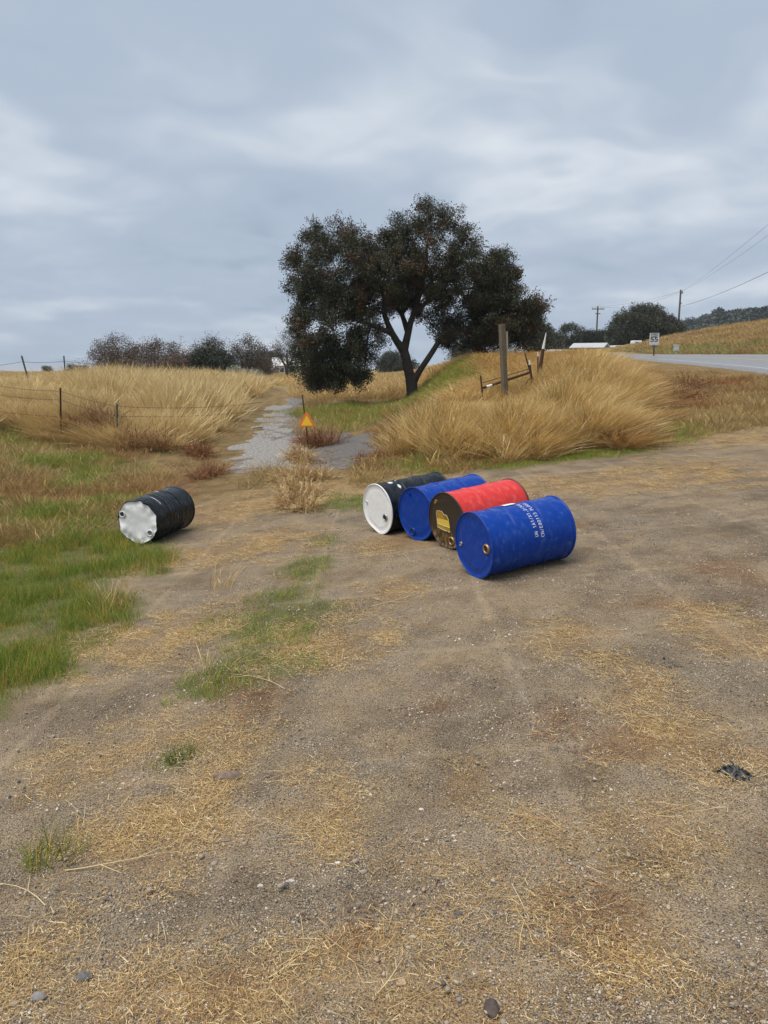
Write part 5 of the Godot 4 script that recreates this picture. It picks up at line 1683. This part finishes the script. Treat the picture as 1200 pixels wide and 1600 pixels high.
# ------------------------------------------------------------------ fences, posts and signs
func rod(called: String, a: Vector3, b: Vector3, r0: float, r1: float, m: Material, parent: Node, sides := 8) -> MeshInstance3D:
	var mb := MB.new()
	mb.tube([a, a.lerp(b, 0.5), b], [r0, (r0 + r1) * 0.5, r1], sides)
	return part(called, mb, m, parent)

func sag(a: Vector3, b: Vector3, drop: float, n := 14) -> Array:
	var ps := []
	for k in n + 1:
		var f := float(k) / n
		ps.append(a.lerp(b, f) + Vector3(0, -4.0 * drop * f * (1.0 - f), 0))
	return ps

func wire(called: String, label: String, category: String, pts: Array, rad: float, m: Material, barbs := false, group := "") -> void:
	var mb := MB.new()
	var rs := []
	for p in pts: rs.append(rad)
	mb.tube(pts, rs, 5)
	var o := thing(called, label, category, Transform3D.IDENTITY, group)
	part("strand", mb, m, o)
	if barbs:
		var bb := MB.new()
		for k in pts.size() - 1:
			for q in 3:
				var p: Vector3 = pts[k].lerp(pts[k + 1], q / 3.0)
				bb.tube([p + Vector3(-0.01, -0.022, 0.012), p + Vector3(0.01, 0.022, -0.012)], [0.0022, 0.001], 4)
				bb.tube([p + Vector3(-0.012, 0.02, -0.01), p + Vector3(0.012, -0.02, 0.01)], [0.0022, 0.001], 4)
		part("barbs", bb, m, o).set_meta("kind", "stuff")

func build_fences() -> void:
	var rust := mat(Color(0.085, 0.045, 0.030), 0.85, 0.2)
	rust.albedo_texture = ramp_tex(noise(501, 0.06, FastNoiseLite.TYPE_SIMPLEX_SMOOTH, 4), 128, [[0.2, Color(0.5, 0.45, 0.4)], [0.6, Color(1, 1, 1)], [0.9, Color(1.0, 0.8, 0.65)]])
	rust.uv1_triplanar = true
	rust.uv1_scale = Vector3(3, 3, 3)
	var grey_green := mat(Color(0.13, 0.15, 0.145), 0.7, 0.2)
	var wire_m := mat(Color(0.10, 0.075, 0.06), 0.7, 0.4)
	var tip_m := mat(Color(0.70, 0.70, 0.68), 0.6)
	# T-posts on the left: base x, z, top, lean
	var posts := [[-8.2, -19.5, Vector3(-8.10, 1.33, -19.5), rust, "rust-brown steel fence post left of the brown bush"], [-6.6, -19.0, Vector3(-6.54, 0.96, -19.0), grey_green, "grey-green steel fence post right of the brown bush"], [-13.5, -30.0, Vector3(-13.85, 2.25, -30.0), grey_green, "leaning grey fence post on the left rise"], [-15.5, -38.0, Vector3(-15.5, 2.35, -38.0), grey_green, "upright grey fence post farthest back on the left rise"]]
	for p in posts:
		var a := ground(p[0], p[1], -0.15)
		var b: Vector3 = p[2]
		var o := thing("fence_post", p[4], "fence post", Transform3D(Basis.IDENTITY, ground(p[0], p[1])), "steel fence posts")
		var y := (b - a).normalized()
		var z := Vector3(1, 0, 0).cross(y).normalized()
		var bs := Basis(y.cross(z), y, z)
		var l := a.distance_to(b)
		var mid := a.lerp(b, 0.5) - o.position
		var mb := MB.new()
		var wd := 0.045 if p[1] > -25 else 0.07
		mb.box(mid, Vector3(wd, l, 0.008), bs, 0.002)
		mb.box(mid + bs * Vector3(0, 0, 0.022), Vector3(0.009, l, 0.036), bs, 0.002)
		part("stake", mb, p[3], o)
		var st := MB.new()
		for k in int(l / 0.06) - 3:
			st.box(a + y * (0.3 + k * 0.06) - o.position + bs * Vector3(0, 0, 0.043), Vector3(0.012, 0.016, 0.010), bs, 0.002)
		var sp := part("studs", st, p[3], o)
		sp.set_meta("kind", "stuff")
	var t1: Vector3 = posts[0][2]
	var t2: Vector3 = posts[1][2]
	var far_end := ground(-3.75, -24.0)
	var left_end := Vector3(-11.6, 1.72, -20.4)
	wire("barbed_wire", "top barbed wire strand of the left field fence", "wire", sag(left_end, t1 + Vector3(0, -0.08, 0.03), 0.12) + sag(t1 + Vector3(0, -0.08, 0.03), t2 + Vector3(0, -0.06, 0.03), 0.03, 6) + sag(t2 + Vector3(0, -0.06, 0.03), far_end + Vector3(0, 0.85, 0), 0.10), 0.0042, wire_m, true)
	wire("barbed_wire", "second barbed wire strand of the left field fence", "wire", sag(left_end + Vector3(0, -0.28, 0), t1 + Vector3(0, -0.30, 0.03), 0.10) + sag(t1 + Vector3(0, -0.30, 0.03), t2 + Vector3(0, -0.30, 0.03), 0.03, 6) + sag(t2 + Vector3(0, -0.30, 0.03), far_end + Vector3(0, 0.6, 0), 0.08), 0.0042, wire_m, true)
	wire("barbed_wire", "lowest barbed wire strand left of the rust-brown post", "wire", sag(left_end + Vector3(0, -0.80, 0), t1 + Vector3(0, -0.72, 0.03), 0.06), 0.0042, wire_m, true)
	wire("barbed_wire", "slack wire between the two posts on the left rise", "wire", sag(posts[2][2] + Vector3(0, -0.22, 0), posts[3][2] + Vector3(0, -0.25, 0), 0.05) + sag(posts[3][2] + Vector3(0, -0.25, 0), Vector3(-14.2, 1.95, -46), 0.1), 0.008, wire_m)
	wire("barbed_wire", "wire running left off the leaning post on the rise", "wire", sag(Vector3(-19.0, 1.6, -30.0), posts[2][2] + Vector3(0, -0.22, 0), 0.12), 0.007, wire_m)
	# the wooden post with a board seen edge-on
	var wood := mat(Color(0.155, 0.125, 0.088), 0.9)
	wood.albedo_texture = ramp_tex(noise(511, 0.05, FastNoiseLite.TYPE_SIMPLEX_SMOOTH, 5), 256, [[0.2, Color(0.5, 0.48, 0.44)], [0.5, Color(0.9, 0.9, 0.88)], [0.8, Color(1, 1, 1)]])
	wood.uv1_triplanar = true
	wood.uv1_scale = Vector3(4.0, 0.45, 4.0)
	var o := thing("wooden_post", "weathered square wooden post with a pale board nailed to its side", "post", Transform3D(Basis(Vector3(0, 0, 1), 0.075) * Basis(Vector3.UP, 0.5), ground(3.45, -22.0)))
	var mb := MB.new()
	mb.box(Vector3(0, 1.0, 0), Vector3(0.145, 2.62, 0.145), Basis.IDENTITY, 0.008)
	part("post", mb, wood, o)
	mb = MB.new()
	mb.box(Vector3(0.096, 1.80, 0.02), Vector3(0.042, 0.62, 0.16), Basis(Vector3(0, 0, 1), -0.02), 0.004)
	var pale_wood := mat(Color(0.40, 0.36, 0.29), 0.85)
	pale_wood.albedo_texture = wood.albedo_texture
	pale_wood.uv1_triplanar = true
	pale_wood.uv1_scale = Vector3(4.0, 0.9, 4.0)
	part("board", mb, pale_wood, o)
	# broken corner brace of old pipe behind it
	o = thing("broken_fence", "broken rusty pipe fence brace leaning behind the wooden post", "fence", Transform3D.IDENTITY)
	rod("post", Vector3(2.85, 0.55, -22.0), Vector3(2.72, 1.60, -22.0), 0.028, 0.026, rust, o)
	rod("rail", Vector3(2.80, 1.26, -22.0), Vector3(4.20, 1.70, -22.3), 0.036, 0.036, rust, o)
	rod("rail", Vector3(2.80, 1.40, -22.05), Vector3(4.12, 1.78, -22.35), 0.010, 0.010, rust, o)
	rod("bare_sleeve", Vector3(2.90, 1.29, -22.0), Vector3(3.05, 1.337, -22.02), 0.039, 0.039, tip_m, o)
	rod("post", Vector3(4.42, 0.95, -22.32), Vector3(4.0, 2.24, -22.35), 0.034, 0.018, rust, o)
	rod("post", Vector3(4.30, 0.95, -22.2), Vector3(4.13, 1.90, -22.2), 0.036, 0.030, rust, o)
	rod("post_tip", Vector3(4.13, 1.90, -22.2), Vector3(4.115, 2.03, -22.2), 0.031, 0.022, tip_m, o)
	rod("brace", Vector3(4.17, 1.51, -22.3), Vector3(3.45, 0.80, -21.7), 0.022, 0.022, rust, o)
	rod("brace", Vector3(4.50, 1.36, -22.5), Vector3(4.85, 1.02, -22.4), 0.024, 0.018, rust, o)
	o = thing("leaning_post", "thick dark leaning timber post with a weathered white top", "post", Transform3D.IDENTITY)
	rod("stump", Vector3(4.70, 1.05, -24.0), Vector3(4.86, 2.38, -24.0), 0.085, 0.050, rust, o, 7)
	rod("white_top", Vector3(4.86, 2.38, -24.0), Vector3(4.93, 2.86, -24.0), 0.046, 0.012, tip_m, o, 7)
	o = thing("thin_stake", "thin rusty stake just left of the leaning timber post", "stake", Transform3D.IDENTITY)
	rod("stake", Vector3(4.62, 1.0, -23.4), Vector3(4.59, 2.15, -23.4), 0.024, 0.020, rust, o)
	rod("pale_tip", Vector3(4.59, 2.15, -23.4), Vector3(4.588, 2.28, -23.4), 0.021, 0.016, tip_m, o)
	wire("barbed_wire", "old wire trailing from the broken fence towards the highway", "wire", sag(Vector3(4.6, 2.0, -23.4), Vector3(9.5, 2.0, -33.0), 0.12), 0.005, wire_m)
	# triangular marker
	o = thing("triangle_sign", "orange and yellow triangular marker on a thin dark stake", "sign", Transform3D(Basis.IDENTITY, ground(-1.83, -18.9)))
	var base: Vector3 = o.position
	rod("stake", Vector3(-0.01, -0.2, 0), Vector3(-1.985, 1.18, -18.9) - base, 0.017, 0.015, mat(Color(0.035, 0.022, 0.018), 0.8), o)
	var c := Vector3(-1.885, 0.515, -18.872) - base
	for spec in [[1.0, Color(0.72, 0.20, 0.025), "border", 0.0], [0.70, Color(0.93, 0.56, 0.015), "face", 0.008]]:
		var tb := MB.new()
		var w: float = 0.205 * spec[0]
		var up: float = 0.25 * spec[0]
		var dn: float = 0.115 * spec[0]
		var cut := 0.03 * float(spec[0])
		var shape := [Vector3(-w + cut, -dn, 0), Vector3(w - cut, -dn, 0), Vector3(w, -dn + cut * 1.2, 0), Vector3(cut, up, 0), Vector3(-cut, up, 0), Vector3(-w, -dn + cut * 1.2, 0)]
		if spec[2] == "face": shape = [Vector3(-w, -dn, 0), Vector3(w, -dn, 0), Vector3(0, up, 0)]
		var fr := []
		var bk := []
		for p in shape:
			fr.append(c + p + Vector3(0, 0, spec[3] + 0.004))
			bk.append(c + p + Vector3(0, 0, spec[3] - 0.003))
		tb.face(fr, Color.WHITE, Vector3(0, 0, 1))
		tb.face(bk, Color.WHITE, Vector3(0, 0, -1))
		for k in shape.size():
			var k2 := (k + 1) % shape.size()
			tb.face([fr[k], fr[k2], bk[k2], bk[k]], Color.WHITE, (shape[k] + shape[k2]))
		var sm := mat(spec[1], 0.35)
		sm.clearcoat_enabled = true
		sm.clearcoat = 0.4
		part(spec[2], tb, sm, o)
	# speed sign by the highway
	o = thing("road_sign", "small white rectangular road sign on a brown post beside the highway", "sign", Transform3D(Basis.IDENTITY, ground(17.85, -52.0)))
	rod("post", Vector3(0.02, -0.1, 0), Vector3(-0.02, 1.45, 0), 0.055, 0.05, mat(Color(0.10, 0.055, 0.035), 0.8), o)
	mb = MB.new()
	mb.box(Vector3(-0.04, 1.20, 0.07), Vector3(0.60, 0.76, 0.012), Basis(Vector3.UP, -0.25), 0.002)
	part("plate", mb, mat(Color(0.50, 0.51, 0.52), 0.5), o)
	for line in [["SPEED", 0.21, 0.15], ["LIMIT", 0.07, 0.15], ["55", -0.30, 0.44]]:
		var tm := TextMesh.new()
		var sf := SystemFont.new()
		sf.font_names = PackedStringArray(["Droid Sans"])
		sf.font_weight = 700
		tm.font = sf
		tm.font_size = 32
		tm.pixel_size = line[2] / 32.0
		tm.depth = 0.004
		tm.text = line[0]
		tm.vertical_alignment = VERTICAL_ALIGNMENT_BOTTOM
		tm.material = mat(Color(0.01, 0.01, 0.01), 0.6)
		share("lettering", tm, o, Transform3D(Basis(Vector3.UP, -0.25), Vector3(-0.042, 1.20 + line[1], 0.081)))
	mb = MB.new()
	mb.box(Vector3(-0.02, 0.72, 0.07), Vector3(0.34, 0.11, 0.01), Basis(Vector3.UP, -0.25), 0.002)
	part("small_plate", mb, mat(Color(0.10, 0.11, 0.12), 0.5), o)
	o = thing("utility_box", "pale grey-green utility cabinet on the far highway verge", "cabinet", Transform3D(Basis(Vector3.UP, -0.3), ground(20.44, -55.0)))
	mb = MB.new()
	mb.box(Vector3(0, 0.48, 0), Vector3(0.34, 0.36, 0.2), Basis.IDENTITY, 0.01)
	part("cabinet", mb, mat(Color(0.42, 0.50, 0.50), 0.5), o)
	mb = MB.new()
	mb.box(Vector3(0, 0.68, 0), Vector3(0.40, 0.04, 0.25), Basis.IDENTITY, 0.008)
	part("cap", mb, mat(Color(0.62, 0.66, 0.66), 0.5), o)
	mb = MB.new()
	mb.box(Vector3(0, 0.12, 0), Vector3(0.10, 0.40, 0.10), Basis.IDENTITY, 0.008)
	part("pedestal", mb, mat(Color(0.30, 0.36, 0.34), 0.6), o)

func build_poles() -> void:
	var wood := mat(Color(0.11, 0.088, 0.072), 0.9)
	var wire_m := mat(Color(0.06, 0.06, 0.065), 0.6)
	var glass := mat(Color(0.30, 0.32, 0.33), 0.3)
	var tops := []
	for p in [[40.4, -150.0, 13.0, 0.1, "utility pole with wide crossarm above the pale roofs"], [48.4, -130.0, 14.1, 1.35, "utility pole with crossarm edge-on beside the round oak"]]:
		var g := ground(p[0], p[1])
		var o := thing("utility_pole", p[4], "utility pole", Transform3D(Basis.IDENTITY, g))
		var h: float = p[2] - g.y
		rod("pole", Vector3(0, -0.5, 0), Vector3(0, h, 0), 0.19, 0.13, wood, o, 10)
		var b := Basis(Vector3.UP, p[3])
		for arm in [[h - 0.55, 2.4], [h - 1.35 - 0.6 * p[3], 1.0]]:
			var mb := MB.new()
			mb.box(Vector3(0, arm[0], 0) + b * Vector3(0, 0, 0.16), Vector3(arm[1], 0.16, 0.12), b, 0.01)
			part("crossarm", mb, wood, o)
		for x in [-1.1, -0.55, 0.55, 1.1]:
			var ib := MB.new()
			ib.tube([b * Vector3(x, h - 0.48, 0.16), b * Vector3(x, h - 0.34, 0.16), b * Vector3(x, h - 0.22, 0.16)], [0.03, 0.07, 0.04], 8)
			part("insulator", ib, glass, o)
			tops.append(g + b * Vector3(x, h - 0.2, 0.16))
	var r0 := 0.022
	wire("overhead_wire", "thick overhead cable from the right utility pole off to the right", "wire", sag(Vector3(48.5, 11.45, -130.0), Vector3(30.14, 10.1, -55.0), 0.5, 20), 0.020, wire_m)
	wire("overhead_wire", "upper thin wire climbing from the right utility pole", "wire", sag(tops[4], Vector3(22.66, 10.74, -45.0), 0.3, 20), 0.008, wire_m)
	wire("overhead_wire", "lower thin wire climbing from the right utility pole", "wire", sag(tops[7], Vector3(23.5, 10.6, -45.0), 0.4, 20), 0.008, wire_m)
	wire("overhead_wire", "upper wire slung between the two utility poles", "wire", sag(tops[1], tops[5], 0.5, 16), 0.012, wire_m)
	wire("overhead_wire", "lower wire slung between the two utility poles", "wire", sag(tops[2], tops[6], 0.9, 16), 0.012, wire_m)

# ------------------------------------------------------------------ buildings
func house(called: String, label: String, at: Vector3, yaw: float, size: Vector3, rise: float, wall: Color, roof: Color, wins: int) -> void:
	var o := thing(called, label, "building", Transform3D(Basis(Vector3.UP, yaw), at))
	var wm := mat(wall, 0.8)
	var h := size * 0.5
	var mb := MB.new()
	mb.box(Vector3(0, h.y - 0.3, 0), Vector3(size.x, size.y + 0.6, size.z), Basis.IDENTITY, 0.02)
	for s in [-1.0, 1.0]:
		mb.face([Vector3(s * h.x, size.y, -h.z), Vector3(s * h.x, size.y, h.z), Vector3(s * h.x, size.y + rise, 0)], Color.WHITE, Vector3(s, 0, 0))
	part("wall", mb, wm, o)
	for s in [-1.0, 1.0]:
		var rb := MB.new()
		var a := atan2(rise, h.z)
		var l := sqrt(rise * rise + h.z * h.z) + 0.4
		var c := Vector3(0, size.y + rise, 0) + Vector3(0, -sin(a), s * cos(a)) * l * 0.5 + Vector3(0, 0.08, 0)
		rb.box(c, Vector3(size.x + 0.7, 0.12, l), Basis(Vector3(1, 0, 0), s * a), 0.02)
		part("roof", rb, mat(roof, 0.6), o)
	for k in wins:
		var x := lerpf(-h.x + 0.9, h.x - 0.9, (k + 0.5) / wins)
		var fb := MB.new()
		var door := k == wins / 2
		var wh := 1.9 if door else 0.95
		var y := 0.95 if door else size.y * 0.58
		fb.box(Vector3(x, y, h.z + 0.02), Vector3(0.95, wh, 0.06), Basis.IDENTITY, 0.01)
		var fr := part("door" if door else "window", fb, mat(Color(0.6, 0.6, 0.58), 0.6), o)
		var gb := MB.new()
		gb.box(Vector3(x, y, h.z + 0.06), Vector3(0.78, wh - 0.16, 0.02), Basis.IDENTITY, 0.004)
		part("pane" if not door else "panel", gb, mat(Color(0.045, 0.05, 0.06), 0.15), fr)

func build_houses() -> void:
	house("house", "low grey-roofed building left of the long white-roofed building", ground(25.2, -116.0, -0.7), 0.35, Vector3(4.0, 2.0, 4.0), 0.4, Color(0.34, 0.36, 0.38), Color(0.56, 0.57, 0.59), 3)
	house("house", "long building with white metal roof below the utility pole", ground(29.9, -114.0, -0.5), -0.45, Vector3(4.2, 2.0, 5.0), 0.6, Color(0.30, 0.31, 0.33), Color(0.48, 0.49, 0.50), 4)
	house("house", "white gabled farmhouse left of the big oak", ground(-18.8, -150.0), 0.2, Vector3(4.6, 2.1, 4.0), 1.3, Color(0.55, 0.55, 0.54), Color(0.70, 0.70, 0.70), 3)
	house("shed", "long low pale-roofed shed left of the farmhouse", ground(-23.2, -142.0), -0.3, Vector3(7.5, 1.4, 3.5), 0.45, Color(0.25, 0.23, 0.22), Color(0.52, 0.52, 0.53), 4)
	# white trailer and a pickup by the round oak
	var o := thing("trailer", "small white box trailer in front of the round oak", "trailer", Transform3D(Basis(Vector3.UP, 0.2), ground(36.2, -113.0, -0.1)))
	var mb := MB.new()
	mb.box(Vector3(0, 0.9, 0), Vector3(1.3, 1.0, 1.1), Basis.IDENTITY, 0.08)
	part("body", mb, mat(Color(0.74, 0.75, 0.77), 0.5), o)
	mb = MB.new()
	mb.box(Vector3(-0.2, 1.0, 0.56), Vector3(0.45, 0.35, 0.03), Basis.IDENTITY, 0.01)
	part("window", mb, mat(Color(0.05, 0.055, 0.06), 0.2), o)
	for x in [-0.5, 0.5]:
		mb = MB.new()
		mb.lathe([Vector2(-0.1, 0.001), Vector2(-0.1, 0.28), Vector2(-0.08, 0.32), Vector2(0.08, 0.32), Vector2(0.1, 0.28), Vector2(0.1, 0.001)], 18, Transform3D(Basis(Vector3.UP, PI / 2), Vector3(x * 0.6, 0.32, 0.5)))
		part("wheel", mb, mat(Color(0.02, 0.02, 0.02), 0.9), o)
	o = thing("pickup_truck", "pale pickup truck parked left of the white trailer", "truck", Transform3D(Basis(Vector3.UP, 0.3), ground(33.6, -114.0, -0.4)))
	mb = MB.new()
	mb.box(Vector3(0, 0.75, 0), Vector3(4.4, 0.62, 1.8), Basis.IDENTITY, 0.12)
	mb.box(Vector3(0.3, 1.28, 0), Vector3(1.9, 0.62, 1.6), Basis.IDENTITY, 0.16)
	part("body", mb, mat(Color(0.62, 0.63, 0.65), 0.35), o)
	mb = MB.new()
	mb.box(Vector3(0.3, 1.32, 0.80), Vector3(1.5, 0.38, 0.03), Basis.IDENTITY, 0.01)
	part("window", mb, mat(Color(0.03, 0.033, 0.04), 0.15), o)
	for x in [-1.35, 1.35]:
		for z in [-0.8, 0.8]:
			mb = MB.new()
			mb.lathe([Vector2(-0.11, 0.001), Vector2(-0.11, 0.32), Vector2(-0.08, 0.37), Vector2(0.08, 0.37), Vector2(0.11, 0.32), Vector2(0.11, 0.001)], 18, Transform3D(Basis(Vector3.UP, PI / 2), Vector3(x, 0.37, z)))
			part("wheel", mb, mat(Color(0.02, 0.02, 0.02), 0.9), o)

# ------------------------------------------------------------------ everything
func _ready() -> void:
	var cam := Camera3D.new()
	cam.name = "camera"
	cam.position = Vector3(0, 1.865, 0)
	cam.rotation.x = -atan(228.0 / 1202.0)
	cam.fov = rad_to_deg(2.0 * atan(800.0 / 1202.0))
	cam.near = 0.1
	cam.far = 6000.0
	cam.current = true
	add_child(cam)
	var env := Environment.new()
	env.background_mode = Environment.BG_SKY
	env.sky = make_sky()
	env.background_energy_multiplier = 1.0
	env.tonemap_mode = Environment.TONE_MAPPER_LINEAR
	env.tonemap_exposure = EXPOSURE
	env.sdfgi_enabled = true
	env.ssao_enabled = true
	env.ssil_enabled = true
	env.fog_enabled = true
	env.fog_density = 0.00025
	env.fog_light_color = Color(0.86, 0.90, 0.94)
	var we := WorldEnvironment.new()
	we.name = "air"
	we.environment = env
	add_child(we)
	var sun := DirectionalLight3D.new()
	sun.name = "sun"
	sun.light_color = Color(1.0, 0.965, 0.92)
	sun.light_energy = 0.5
	sun.light_angular_distance = 55.0
	sun.shadow_enabled = true
	add_child(sun)
	sun.look_at_from_position(Vector3(-7, 17, 3.5), Vector3.ZERO)
	solve_terrain()
	print("terrain ", Time.get_ticks_msec())
	build_ground()
	print("ground ", Time.get_ticks_msec())
	build_roads()
	build_drums()
	print("drums ", Time.get_ticks_msec())
	build_trees()
	print("trees ", Time.get_ticks_msec())
	build_fences()
	build_poles()
	build_houses()
	build_tall_grass()
	print("grass ", Time.get_ticks_msec())
	build_weeds()
	build_stones()
	build_litter()
	print("done ", Time.get_ticks_msec())
